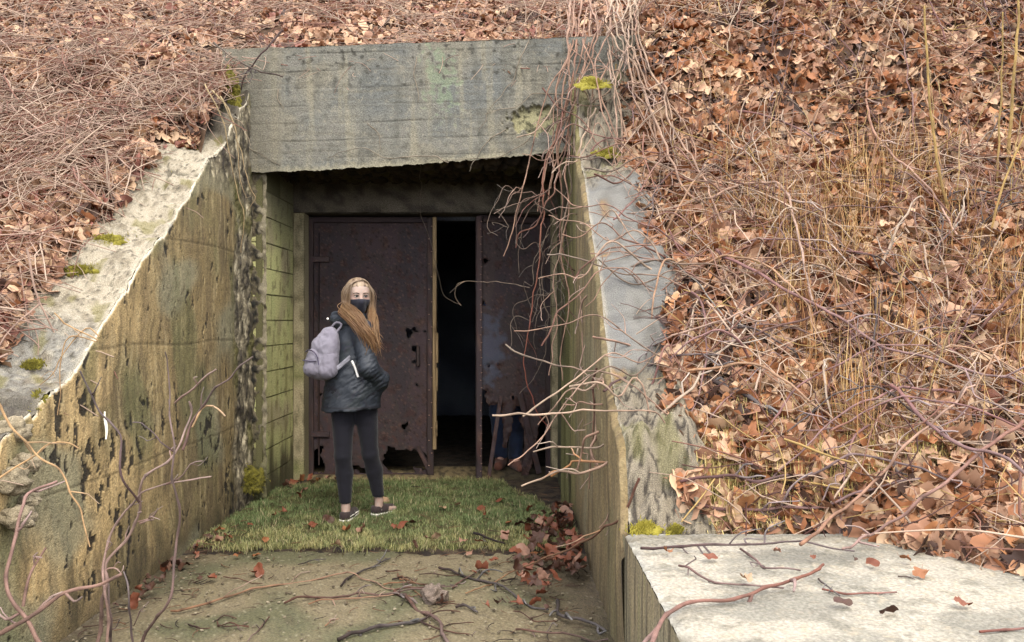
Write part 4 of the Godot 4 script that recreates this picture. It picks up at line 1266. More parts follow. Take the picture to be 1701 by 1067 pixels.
	var tr := [
		["thick dark cane lying on the bank, beside the bare grey wall top", [[1155, 598], [1172, 622], [1205, 640], [1245, 662], [1290, 692]], 0.07, 0.016, 0.010, dark],
		["long mauve cane running down right, out of the picture's right edge", [[1190, 415], [1260, 455], [1330, 492], [1400, 535], [1460, 568], [1560, 600], [1640, 625], [1720, 648]], 0.22, 0.010, 0.006, C(168, 120, 116, 0.62)],
		["arched tan cane rising to a bend above the middle of the bank", [[1175, 330], [1215, 312], [1270, 302], [1300, 312], [1322, 370], [1335, 430], [1350, 500]], 0.20, 0.010, 0.007, pink],
		["pale cane climbing from the low block's back edge towards the bare wall", [[1050, 730], [1100, 690], [1150, 640], [1180, 600], [1240, 545]], 0.16, 0.009, 0.005, pale],
		["nearly level mauve cane above the low block's right part", [[1160, 838], [1230, 845], [1310, 846], [1370, 842], [1430, 820], [1530, 795]], 0.12, 0.009, 0.005, C(150, 104, 100, 0.62)],
		["long pink cane crossing the grey wall top, rising to the right", [[985, 560], [1060, 575], [1130, 560], [1220, 520], [1330, 480]], 0.20, 0.007, 0.004, pink],
		["grey cane slanting down across the bare wall's upper half", [[1010, 330], [1060, 375], [1110, 430], [1160, 470], [1215, 540]], 0.15, 0.007, 0.004, grey],
		["forked dark cane reaching over the bare wall's rough foot", [[1003, 650], [1050, 620], [1090, 600], [1140, 585], [1200, 590]], 0.16, 0.007, 0.005, C(110, 74, 70, 0.6)],
		["long curved cane sweeping from the bank top to its middle", [[1450, 100], [1440, 165], [1460, 230], [1510, 280], [1560, 330], [1590, 390]], 0.18, 0.010, 0.006, C(204, 150, 122, 0.66)],
		["straight tan cane slanting up right near the low block", [[1330, 905], [1420, 830], [1500, 750], [1560, 690], [1620, 640]], 0.24, 0.008, 0.005, C(190, 140, 110, 0.66)],
		["dark cane sagging above the dry grass behind the low block", [[1130, 800], [1200, 790], [1270, 800], [1340, 790], [1420, 760], [1500, 770], [1580, 800]], 0.16, 0.008, 0.005, C(120, 80, 78, 0.6)],
		["mauve cane hanging at the right, crossing two others", [[1480, 640], [1540, 700], [1600, 740], [1660, 760], [1720, 800]], 0.24, 0.010, 0.006, C(160, 110, 106, 0.62)],
		["cane crossing over the mauve one, falling to the block's far corner", [[1700, 700], [1620, 760], [1540, 820], [1470, 880], [1400, 912]], 0.22, 0.009, 0.005, C(176, 124, 106, 0.62)],
	]
	for q in tr:
		cane("bramble_cane", q[0], "bramble", gb, bank_pts(q[1], q[2]), q[3], q[4], q[5], q[5].lightened(0.12), 4)
	# many more sprawl over the bank
	var zones := [["high on the right bank", 4.9, 6.8], ["across the middle of the right bank", 3.9, 4.9], ["low on the right bank", 3.05, 3.9]]
	var tones := [["pale pink", pale], ["reddish", redb], ["mauve", C(166, 116, 112, 0.62)], ["tan", C(206, 158, 120, 0.66)], ["dark brown", dark]]
	for k in 135:
		var z: Array = zones[k % 3]
		var d := rng.randf_range(z[1], z[2])
		var x := rng.randf_range(0.62, 0.68 * d)
		var tn: Array = tones[rng.randi() % 5]
		var l := rng.randf_range(0.35, 1.3)
		var a := rng.randf() * TAU
		var arch := rng.randf_range(0.05, 0.28)
		var pts := PackedVector3Array()
		var bent := rng.randf_range(-0.7, 0.7)
		var ok := true
		for j in 6:
			var f := j / 5.0
			var xx := x + cos(a + bent * f) * l * f
			var dd := d + sin(a + bent * f) * l * f * 0.7
			if xx < 0.52 or dd < 2.95: ok = false
			pts.append(V(xx, hill(xx, dd) + 0.02 + arch * sin(PI * clampf(f * 0.9 + 0.05, 0, 1)), dd))
		if not ok: continue
		var size := "long" if l > 0.95 else "short" if l < 0.55 else "middling"
		cane("bramble_cane", "%s %s bramble cane %s %s" % [size, tn[0], "arching" if arch > 0.17 else "sprawling", z[0]], "bramble", gb, pts, rng.randf_range(0.0045, 0.009), 0.0035, tn[1], tn[1].lightened(0.1), rng.randi_range(2, 4))
	# the same on the left bank and crest, thinner and paler
	for k in 46:
		var crest := k % 3 == 0
		var d := rng.randf_range(5.9, 7.2) if crest else rng.randf_range(3.6, 6.8)
		var x := rng.randf_range(-2.6, 1.4) if crest else rng.randf_range(-0.66 * d, -2.5)
		var l := rng.randf_range(0.4, 1.2)
		var a := rng.randf() * TAU
		var bent := rng.randf_range(-0.7, 0.7)
		var arch := rng.randf_range(0.04, 0.16)
		var pts := PackedVector3Array()
		var ok := true
		for j in 6:
			var f := j / 5.0
			var xx := x + cos(a + bent * f) * l * f
			var dd := d + sin(a + bent * f) * l * f * 0.7
			if (not crest and xx > -2.15 and dd < 5.5) or (dd < 5.75 and xx > -2.2 and xx < 0.6): ok = false
			pts.append(V(xx, hill(xx, dd) + 0.03 + arch * sin(PI * f), dd))
		if not ok: continue
		var tn := [["pale", pale], ["pink", pink], ["reddish", redb]][rng.randi() % 3] as Array
		cane("dry_cane", "%s %s dry cane %s" % ["long" if l > 0.8 else "short", tn[0], "on the crest above the lintel" if crest else "lying over the left bank's leaves"], "dry cane", "dry canes over the left bank and crest", pts, rng.randf_range(0.004, 0.007), 0.003, tn[1], tn[1], 2)
	# dead branch over the lintel's left corner
	cane("dead_branch", "dark dead branch slanting over the lintel's upper left corner", "branch", "", pix([[470, 50, 5.7], [440, 85, 5.55], [412, 118, 5.5], [400, 150, 5.5]]), 0.009, 0.006, dark, dark, 2)
	cane("dead_branch", "looped grey twig at the lintel's upper left corner", "branch", "", pix([[355, 70, 5.6], [395, 100, 5.5], [425, 115, 5.45], [432, 120, 5.45], [470, 128, 5.5]]), 0.008, 0.005, grey, dark, 2)
	for q in [[[352, 150], [378, 180], [392, 230], [398, 300], [410, 330]], [[340, 140], [372, 200], [380, 250], [392, 320], [405, 360], [400, 420]], [[366, 160], [385, 200], [402, 250], [412, 305], [424, 330], [410, 350]]]:
		var pts := PackedVector3Array()
		for e in q: pts.append(P(e[0], e[1], 5.15))
		cane("hanging_rootlet", "pale rootlet hanging down the broken corner left of the lintel", "root", "rootlets hanging at the left corner", pts, 0.006, 0.0025, C(220, 196, 150, 0.7), C(190, 160, 120, 0.66), 2)

func build_stalks() -> void:
	var gold := C(226, 190, 116, 0.7)
	for q in [["tall pale straw stalk standing on the right bank, left of the others", [[1582, 372], [1566, 310], [1548, 200], [1540, 100], [1536, 10]], 0.011], ["thickest pale stalk at the top right edge of the bank", [[1672, 300], [1676, 240], [1684, 140], [1690, 60], [1692, -20]], 0.013], ["slim pale stalk just left of the thickest one at the top right", [[1655, 330], [1660, 220], [1664, 120], [1666, 20]], 0.008], ["bent golden stalk leaning right in the upper right corner", [[1640, 420], [1660, 330], [1690, 250], [1720, 190]], 0.008]]:
		var base := H(q[1][0][0], q[1][0][1], 0.0)
		var d := -base.z
		var pts := PackedVector3Array()
		for e in q[1]: pts.append(P(e[0], e[1], d - 0.12 * pts.size() / 4.0))
		cane("straw_stalk", q[0], "stalk", "", pts, q[2], q[2] * 0.55, C(206, 168, 106, 0.68), gold, 0, 0.12, 0.3)
	for k in 70:
		var d := rng.randf_range(3.2, 5.2)
		var x := rng.randf_range(1.35, 0.68 * d) if k < 60 else rng.randf_range(0.9, 1.4)
		if d < 3.2: continue
		var h := rng.randf_range(0.25, 0.75)
		var b := V(x, hill(x, d) - 0.02, d)
		var lean := Vector3(rng.randfn() * 0.22, 1.0, rng.randfn() * 0.2)
		var pts := pv([b, b + lean * h * 0.5, b + lean * h + Vector3(rng.randfn() * 0.08, 0, 0)])
		var tone := rng.randi() % 3
		var c: Color = [gold, C(208, 150, 90, 0.68), C(170, 112, 84, 0.64)][tone]
		cane("weed_stalk", "%s %s weed stalk standing %s" % ["tall" if h > 0.5 else "short", ["golden", "orange tan", "reddish brown"][tone], "near the foot of the right bank" if d < 3.9 else "halfway up the right bank" if d < 4.6 else "high on the right bank"], "stem", "weed stalks standing on the right bank", pts, rng.randf_range(0.003, 0.005), 0.002, c, c.lightened(0.1), 1 if rng.randf() < 0.4 else 0, 0.3)

func build_sticks() -> void:
	var tan := C(178, 132, 98, 0.64)
	var brn := C(118, 78, 62, 0.6)
	var drk := C(70, 50, 44, 0.55)
	for q in [
		["long curved tan stick lying across the left of the path", [[284, 1015], [319, 1012], [437, 975], [561, 955], [610, 962], [655, 980]], 0.007, 0.004, tan, 3],
		["brown stick lying across the middle of the path", [[472, 1002], [536, 990], [615, 988], [680, 981], [739, 973]], 0.007, 0.005, brn, 4],
		["thick dark stick lying low in the middle of the path", [[561, 1063], [600, 1053], [645, 1041], [709, 1027]], 0.012, 0.008, drk, 2],
		["thick brown stick pointing towards the viewer, right of the path's middle", [[655, 982], [680, 998], [709, 1018], [728, 1042], [746, 1072]], 0.011, 0.009, brn, 4],
		["tan stick just behind the brown one, a little shorter", [[512, 1004], [560, 997], [620, 990], [660, 985]], 0.005, 0.004, tan, 3],
		["dark knobbly stick running from the grass towards the right wall", [[729, 943], [778, 958], [832, 973], [877, 1002], [911, 1013]], 0.008, 0.006, drk, 5],
		["crooked dark stick against the foot of the right wall", [[926, 997], [931, 1022], [950, 1032], [971, 1037], [1005, 1048]], 0.011, 0.008, drk, 3],
		["thin stick in the path's lower right corner", [[857, 1046], [920, 1058], [1010, 1062]], 0.006, 0.004, brn, 2],
		["slim curved twig lying alone in the path's lower left", [[447, 1025], [428, 1048], [410, 1068]], 0.004, 0.003, brn, 1],
		["short dark twig left of the path's middle, near the grass", [[495, 938], [515, 935], [541, 929]], 0.004, 0.003, drk, 1],
		["forked dark stick running from the path up to the grass edge", [[566, 974], [580, 963], [595, 952], [620, 941], [648, 928]], 0.007, 0.005, drk, 5],
		["short brown stick near the grass, right of the middle", [[752, 977], [770, 962], [783, 954], [803, 944]], 0.006, 0.004, brn, 3],
		["branched grey twig among the sticks, low on the path", [[540, 1040], [556, 1032], [562, 1028]], 0.004, 0.003, tan, 3],
		["straight brown stick across the right half of the path", [[655, 980], [700, 978], [760, 974]], 0.006, 0.004, brn, 3],
		["short thick dark piece of stick, right of the path's middle", [[757, 1009], [775, 1007], [793, 1017]], 0.008, 0.006, drk, 1],
	]:
		var pts := floor_pts(q[1], 0.014)
		cane("fallen_stick", q[0], "stick", "sticks lying on the path", pts, q[2], q[3], q[4], q[4].lightened(0.08), q[5], 0.45, 0.8)
	for k in 22:
		var mid := k % 2 == 0
		var u := rng.randf_range(620, 930) if mid else rng.randf_range(300, 760)
		var v := rng.randf_range(925, 1050)
		var a := rng.randf_range(-0.5, 0.5)
		var l := rng.randf_range(25, 85)
		var tone := rng.randi() % 3
		var pts := floor_pts([[u, v], [u + l * 0.5, v + l * 0.5 * a + rng.randfn() * 4.0], [u + l, clampf(v + l * a * 0.6, 918, 1062)]], 0.012)
		cane("fallen_stick", "%s %s twig lying %s, %s" % ["thin" if k % 3 else "stubby", ["tan", "brown", "dark"][tone], "right of the path's middle" if u > 680 else "left of the path's middle", "near the grass" if v < 965 else "halfway down" if v < 1010 else "near the bottom edge"], "stick", "sticks lying on the path", pts, 0.0035 if k % 3 else 0.006, 0.0025, [tan, brn, drk][tone], brn, rng.randi_range(0, 3), 0.6, 0.8)
	cane("fallen_stick", "black bent stick lying on the right part of the grass mat", "stick", "", pv([F(787, 886, 0.06), F(808, 893, 0.07), F(838, 903, 0.06)]), 0.010, 0.006, C(50, 40, 38, 0.5), drk, 1)
	# twigs on the low block
	var bl := func(a: Array, lift: float) -> PackedVector3Array:
		var out := PackedVector3Array()
		for q in a:
			var d: float = (EYE - 0.53 - lift) * FOC / (q[1] - 533.5)
			out.append(P(q[0], q[1], d))
		return out
	for q in [
		["longest dark twig along the low block's back edge", [[1065, 911], [1120, 905], [1180, 904], [1240, 907], [1310, 903], [1420, 916]], 0.03, 0.007, 0.004, C(104, 74, 72, 0.6), 6],
		["mauve twig crossing the low block's left half", [[1128, 940], [1170, 960], [1215, 968], [1302, 977]], 0.015, 0.005, 0.003, C(132, 96, 88, 0.62), 3],
		["long brown twig bending down over the low block's front corner", [[1368, 938], [1300, 970], [1220, 990], [1160, 996], [1112, 1016], [1095, 1040], [1083, 1070]], 0.025, 0.006, 0.008, C(156, 98, 78, 0.62), 3],
		["short reddish twig lying in the middle of the low block", [[1366, 979], [1400, 985], [1440, 983], [1490, 984]], 0.008, 0.004, 0.003, C(160, 100, 84, 0.62), 1],
		["forked twig on the low block beside its back edge", [[1230, 912], [1255, 930], [1275, 943], [1330, 948]], 0.012, 0.005, 0.003, C(128, 90, 84, 0.62), 3],
		["short reddish twig at the low block's right edge", [[1628, 1050], [1665, 1047], [1701, 1044]], 0.008, 0.005, 0.004, C(160, 92, 76, 0.62), 0],
		["tiny dark twig near the middle of the low block", [[1360, 962], [1372, 975], [1395, 990]], 0.008, 0.004, 0.003, C(84, 64, 56, 0.6), 2],
		["slender twig at the low block's back right", [[1492, 958], [1512, 960], [1520, 963]], 0.006, 0.003, 0.002, C(110, 84, 72, 0.6), 0],
	]:
		cane("twig", q[0], "twig", "twigs lying on the low block", bl.call(q[1], q[2]), q[3], q[4], q[5], q[5].lightened(0.08), q[6], 0.3, 0.7)
	# rough small chips, bits of bark and grit on the path
	var xf := []; var cols := []
	for i in 620:
		var x := rng.randf_range(XL + 0.05, XR - 0.05)
		var d := rng.randf_range(2.6, 4.6) if i % 3 else rng.randf_range(4.5, 6.2)
		if rng.randf() < 0.5: x = XR - 0.05 - absf(rng.randfn()) * 0.35 if rng.randf() < 0.6 else XL + 0.05 + absf(rng.randfn()) * 0.15
		if x < XL or x > XR: continue
		var s := rng.randf_range(0.02, 0.10)
		xf.append(Transform3D(Basis(Vector3.UP, rng.randf() * TAU).scaled(Vector3(s, s, s)), V(x, 0.012 if d < 4.5 else 0.045, d)))
		cols.append([C(96, 66, 52, 0.6), C(150, 108, 80, 0.62), C(60, 46, 40, 0.55)][rng.randi() % 3])
	tag(mm("twig_debris", stalk_mesh(77, 0.8, 0.03), M.bark, xf, cols, null), "small broken twigs and bark scattered over the path", "twigs")
	xf = []; cols = []
	for i in 350:
		var x := rng.randf_range(XL + 0.05, XR - 0.05)
		var s := rng.randf_range(0.0025, 0.007)
		xf.append(Transform3D(Basis(Vector3.UP, rng.randf() * TAU).scaled(Vector3(s, s * 0.6, s)), V(x, 0.008, rng.randf_range(2.6, 4.5))))
		cols.append(C(210, 196, 166, 0.66).lerp(C(120, 104, 84, 0.6), rng.randf()))
	tag(mm("grit", rock_mesh(5), M.rough, xf, cols, null), "pale grit scattered over the path", "grit")
	var st := obj("stone", rock_mesh(8, C(176, 156, 142, 0.5)), M.rough)
	st.transform = Transform3D(Basis(Vector3.UP, 0.6).scaled(Vector3(0.055, 0.045, 0.05)), F(722, 990, 0.03))
	tag(st, "fist sized pinkish stone among the sticks on the path", "stone")
	# rubble at the wing walls' broken ends
	for q in [[18, 715, 3.0, 0.10], [40, 770, 2.98, 0.08], [12, 800, 2.92, 0.11], [48, 830, 3.0, 0.06], [20, 745, 3.05, 0.07], [30, 860, 2.9, 0.09]]:
		var r := obj("rubble_stone", rock_mesh(int(q[0]), C(196, 180, 150, 0.6)), M.rough)
		r.transform = Transform3D(Basis(Vector3(0.3, 0.8, 0.4).normalized(), q[0] * 0.7).scaled(Vector3(q[3], q[3] * 0.7, q[3] * 0.8) * 0.6), P(q[0], q[1], q[2]))
		tag(r, "grey lump of broken concrete %s" % ["at the left wall's crumbled lower end, uppermost", "beside the left wall's face, second lowest but one", "at the picture's left edge, halfway down the crumbled end", "beside the ochre face, small", "below the uppermost lump, small", "lowest at the crumbled wall end"][[715, 770, 800, 830, 745, 860].find(q[1])], "rubble", "lumps of broken concrete")

func rock_mesh(sd: int, tint := Color(1, 1, 1)) -> ArrayMesh:
	return sheet(28, 18, func(u, v):
		var a: float = u * TAU
		var b: float = (v - 0.5) * PI
		var n := Vector3(cos(a) * cos(b), sin(b), sin(a) * cos(b))
		var h := n_mid.get_noise_3d(n.x * 1.3 + sd, n.y * 1.3, n.z * 1.3)
		var g := 1.0 + 0.5 * n_hi.get_noise_3d(n.x * 4.0 + sd, n.y * 4.0, n.z * 4.0)
		cc = Color(tint.r * g, tint.g * g, tint.b * g)
		var ce := n_cell.get_noise_3d(n.x * 1.1 + sd, n.y * 1.1, n.z * 1.1)
		return n * (0.85 + 0.6 * h - 0.35 * ce + 0.12 * (g - 1.0)))

func build_bush() -> void:
	var o := thing("bramble_bush", "bare pinkish thorny bush with forked stems in the left foreground", "bush", V(-1.72, 0, 2.75))
	var pink := C(188, 148, 132, 0.55)
	var redb := C(138, 100, 88, 0.5)
	var dark := C(96, 64, 60, 0.58)
	var tan := C(222, 180, 130, 0.68)
	for q in [
		[[[160, 1180], [165, 1063], [173, 978], [175, 941], [229, 867], [237, 798], [287, 750], [319, 691], [314, 667]], 2.75, 0.013, 0.006, pink],
		[[[172, 1150], [178, 1010], [174, 941], [191, 872], [239, 824], [303, 798], [351, 792]], 2.74, 0.011, 0.005, pink],
		[[[231, 835], [202, 792], [202, 726], [159, 678], [133, 617]], 2.72, 0.008, 0.006, dark],
		[[[215, 1170], [239, 1066], [276, 1005], [292, 899], [295, 824], [287, 750], [284, 638], [274, 585]], 2.70, 0.012, 0.004, redb],
		[[[290, 670], [319, 643], [359, 614]], 2.69, 0.007, 0.005, pink],
		[[[303, 748], [319, 710], [345, 665], [383, 622], [420, 593]], 2.72, 0.008, 0.005, redb],
		[[[319, 710], [340, 680], [358, 680], [374, 692]], 2.71, 0.007, 0.005, tan],
		[[[287, 750], [260, 715], [240, 702], [220, 702]], 2.69, 0.005, 0.004, dark],
		[[[229, 867], [250, 862], [262, 845]], 2.74, 0.006, 0.004, pink],
		[[[232, 870], [256, 864], [254, 862]], 2.73, 0.006, 0.004, pink],
		[[[276, 805], [300, 790], [318, 772], [336, 766]], 2.72, 0.005, 0.003, redb],
		[[[172, 950], [185, 945], [200, 955], [205, 940]], 2.75, 0.006, 0.004, pink],
		[[[180, 1160], [186, 1070], [182, 980], [176, 950]], 2.78, 0.009, 0.006, redb],
		[[[210, 1120], [222, 1050], [214, 990], [205, 950]], 2.72, 0.008, 0.005, dark],
		[[[222, 1040], [240, 1010], [247, 1000]], 2.72, 0.004, 0.003, redb],
	]:
		var t := Tubes.new()
		var pts := PackedVector3Array()
		for e in q[0]: pts.append(P(e[0], e[1], q[1] + 0.05 * sin(e[1] * 0.03)) - o.position)
		if q[0][0][1] > 1100: pts[0] = Vector3(pts[0].x, -0.02, pts[0].z)
		var way := cane_into(t, pts, q[2] * 0.52, q[3] * 0.5, q[4], q[4].lightened(0.1), 1.0, 6, 0.3)
		obj("stem", tubes_mesh(t), M.bark, o)
		for k in (3 if pts.size() > 5 else 1):
			var s := Tubes.new()
			shoot(s, way, rng.randf_range(0.3, 0.95), rng.randf_range(0.03, 0.09), q[3] * 0.5, q[4])
			obj("thorny_shoot", tubes_mesh(s), M.bark, o)
	var g := "canes crossing the lower left foreground"
	cane("bramble_cane", "thick grey pink cane rising right from the lower left corner", "bramble", g, pix([[-20, 1064, 2.6], [64, 1021, 2.62], [106, 984, 2.65], [159, 968, 2.68], [202, 954, 2.7]]), 0.010, 0.007, pink, pink, 3)
	cane("bramble_cane", "cane bending up along the left edge of the picture", "bramble", g, pix([[80, 1090, 2.6], [52, 1034, 2.62], [11, 984, 2.66], [16, 904, 2.7], [37, 845, 2.75], [53, 819, 2.8], [95, 800, 2.85]]), 0.009, 0.006, pink, C(190, 150, 140, 0.64), 4)
	cane("bramble_cane", "short pink cane forking up beside the bush, at its left", "bramble", g, pix([[38, 1008, 2.63], [46, 965, 2.65], [60, 935, 2.68], [76, 910, 2.7]]), 0.007, 0.004, pink, pink, 2)
	cane("bramble_cane", "thin pale cane drooping across the ochre wall's lower left", "bramble", g, pix([[-10, 660, 2.85], [58, 755, 2.85], [106, 787, 2.82], [128, 845, 2.8], [149, 909, 2.78]]), 0.006, 0.003, tan, tan, 3)
	cane("bramble_cane", "thin tan cane from the left edge bending to the wall face", "bramble", g, pix([[-10, 800, 2.8], [30, 775, 2.85], [58, 755, 2.88], [90, 730, 2.9], [130, 745, 2.9]]), 0.005, 0.003, tan, tan, 2)
	# bits of dry creeper on the pale sloping wall top
	for q in [["dry tan creeper on the left wall's pale top, lower part", [[165, 560], [140, 545], [112, 580], [92, 620], [66, 640]]], ["looped dry creeper at the left wall's chipped rim", [[90, 520], [130, 545], [160, 565], [110, 570], [95, 690]]]]:
		var pts := PackedVector3Array()
		for e in q[1]: pts.append(P(e[0], e[1], 3.2))
		cane("dry_creeper", q[0], "creeper", "", pts, 0.004, 0.002, tan, tan, 3)
	for q in [[-1.86, 3.05], [-1.8, 2.75], [-1.83, 3.3]]:
		pass
	moss(V(-1.80, 0.02, 2.95), Vector3.UP, Vector2(0.10, 0.12), 0.4, "green yellow moss at the foot of the left wall behind the bush")

func build_leaves_loose() -> void:
	# a drift of red-brown leaves against the right wall, and single ones all over the mat and path
	var g1 := "leaves drifted against the right wall"
	for i in 135:
		var f := absf(rng.randfn())
		var x := XR - 0.04 - f * 0.20
		var d := rng.randf_range(4.0, 5.35) - 0.25 * f
		if x < -0.35: continue
		loose_leaf(V(x, 0.05 + rng.randf_range(0.0, 0.06), d), rng.randf_range(0.05, 0.11), [0, 0, 2, 2, 2, 4][rng.randi() % 6], "leaf drifted against the right wall, %s of the pile" % ["front", "middle", "back"][clampi(int((d - 4.0) / 0.45), 0, 2)], g1, 0.6)
	var g2 := "leaves lying on the grass mat"
	for q in [[455, 855, 0], [470, 850, 0], [520, 870, 0], [545, 862, 2], [600, 880, 4], [655, 874, 0], [668, 870, 0], [685, 868, 2], [710, 892, 4], [725, 890, 1], [800, 845, 0], [806, 855, 0], [845, 868, 3], [760, 838, 1], [575, 880, 3], [505, 815, 4], [498, 822, 0], [415, 870, 0], [365, 880, 3], [640, 830, 1], [830, 830, 0], [735, 843, 1], [880, 845, 0], [905, 862, 0], [770, 898, 4], [690, 905, 2], [440, 895, 3], [560, 905, 1]]:
		loose_leaf(F(q[0], q[1], 0.06), rng.randf_range(0.06, 0.11), q[2], "leaf on the grass %s" % where_on_mat(q[0], q[1]), g2, 0.4)
	for q in [[500, 795, 3], [515, 793, 0], [530, 797, 3], [545, 793, 4], [520, 800, 1], [560, 798, 0], [488, 800, 0], [478, 806, 4]]:
		loose_leaf(F(q[0], q[1], 0.05), rng.randf_range(0.07, 0.12), q[2], "leaf heaped at the left foot of the closed door", "leaves heaped at the closed door", 0.6)
	var g3 := "leaves lying on the path"
	for q in [[420, 950, 0], [430, 948, 0], [330, 962, 2], [350, 960, 0], [395, 922, 3], [425, 921, 3], [785, 950, 0], [800, 945, 0], [735, 995, 2], [900, 985, 0], [890, 1000, 0], [910, 1010, 2], [860, 1002, 0], [875, 960, 0], [820, 930, 0], [850, 925, 2], [780, 918, 4], [905, 930, 0], [925, 940, 0], [950, 950, 2], [940, 925, 0], [890, 920, 3]]:
		loose_leaf(F(q[0], q[1], 0.03), rng.randf_range(0.05, 0.10), q[2], "leaf on the path, %s" % ("left of the middle" if q[0] < 560 else "among the sticks, right of the middle" if q[0] < 830 else "near the right wall"), g3, 0.35)
	for i in 34:
		var d := rng.randf_range(3.5, 4.75)
		loose_leaf(V(XL + 0.06 + absf(rng.randfn()) * 0.06, 0.03 + rng.randf() * 0.03, d), rng.randf_range(0.04, 0.09), [2, 4, 0, 2][rng.randi() % 4], "leaf tucked along the foot of the left wall", "leaves along the left wall", 0.7)
	for q in [[1180, 925, 0], [1290, 915, 4], [1450, 935, 0], [1530, 950, 3], [1400, 1000, 2], [1240, 960, 1], [1600, 1000, 0], [1475, 1012, 2], [1110, 915, 3], [1350, 925, 0], [1420, 928, 2], [1505, 928, 3]]:
		var bd: float = (EYE - 0.55) * FOC / (q[1] - 533.5)
		loose_leaf(P(q[0], q[1], bd), rng.randf_range(0.03, 0.07), q[2], "leaf on the low block, %s" % ("along its back edge" if q[1] < 930 else "left half" if q[0] < 1300 else "right half"), "leaves on the low block", 0.3)
	# biggest leaves lying proud on the banks
	for i in 150:
		var right := i % 3 != 0
		var d := rng.randf_range(3.1, 5.6)
		var x := rng.randf_range(0.85, 0.66 * d) if right else rng.randf_range(-0.66 * d, -2.35)
		if not right and d < 3.7: continue
		var tone := [0, 1, 3, 4, 1][rng.randi() % 5] as int
		loose_leaf(V(x, hill(x, d) + 0.075, d), rng.randf_range(0.10, 0.155), tone, "leaf lying proud on the %s bank, %s" % ["right" if right else "left", "low down" if d < 3.8 else "halfway up" if d < 4.7 else "high up"], "large leaves on the banks", 0.55)

func where_on_mat(u: float, v: float) -> String:
	var a := "left of the woman's feet" if u < 560 else "by the woman's feet" if u < 665 else "right of the woman" if u < 790 else "towards the right wall"
	return a + (", near edge" if v > 885 else ", far part" if v < 840 else "")

func build_moss() -> void:
	var cap_n := Vector3(0.1, 0.75, 0.62).normalized()
	var L := func(u: float, v: float) -> Vector3:
		var d := 2.5
		while d < 5.8:
			var p := P(u, v, d)
			var top := prof(TL, d) + 0.085 * sst(0.0, 0.8, (XL - 0.028 - p.x) / (CAP + 0.12))
			if top > p.y: return p
			d += 0.01
		return P(u, v, 5.2)
	for q in [[163, 402, 0.13, 0.07, 0.6, "brightest moss patch, halfway down the left wall's pale top"], [132, 449, 0.06, 0.04, 0.5, "small moss patch just below the brightest one on the left wall's top"], [308, 246, 0.07, 0.10, 0.35, "moss patch on the left wall's top near its chipped rim"], [288, 275, 0.09, 0.07, 0.25, "brownish moss below the rim patch on the left wall's top"], [292, 181, 0.14, 0.05, 0.45, "moss at the very top of the left wall where leaves begin"], [118, 343, 0.06, 0.05, 0.3, "moss among leaves above the left wall's top"], [53, 607, 0.045, 0.03, 0.3, "olive moss on the grey lower part of the left wall's top"], [60, 665, 0.03, 0.045, 0.3, "smallest olive moss at the left wall's lower end"]]:
		moss(L.call(q[0], q[1]), cap_n, Vector2(q[2], q[3]), q[4], q[5])
	for q in [[985, 138, 5.3, 0.12, 0.08, 0.75, "yellow moss at the upper right corner beside the lintel"], [1112, 660, 3.62, 0.07, 0.05, 0.15, "dark olive moss on the right wall's rough foot"], [1010, 255, 5.1, 0.10, 0.06, 0.6, "yellow moss under vines below the right corner"], [1120, 710, 3.45, 0.05, 0.04, 0.1, "small dark moss below the olive patch on the right wall"]]:
		moss(P(q[0], q[1], q[2]), cap_n, Vector2(q[3], q[4]), q[5], q[6])
	moss(V(0.515, 0.545, 2.99), Vector3(0, 0.9, 0.4).normalized(), Vector2(0.065, 0.04), 1.0, "bright yellow moss cushion at the low block's back left corner")
	moss(V(0.63, 0.54, 2.97), Vector3(0, 0.9, 0.4).normalized(), Vector2(0.035, 0.02), 0.55, "greener moss beside the bright cushion on the low block")
	moss(P(386, 150, 5.5), Vector3(0.3, 0.2, 0.9).normalized(), Vector2(0.07, 0.16), 0.25, "olive moss on the broken corner left of the lintel")
	moss(P(409, 795, 5.52), Vector3(0.8, 0.1, 0.6).normalized(), Vector2(0.09, 0.17), 0.2, "dark moss low on the broken corner beside the grass")

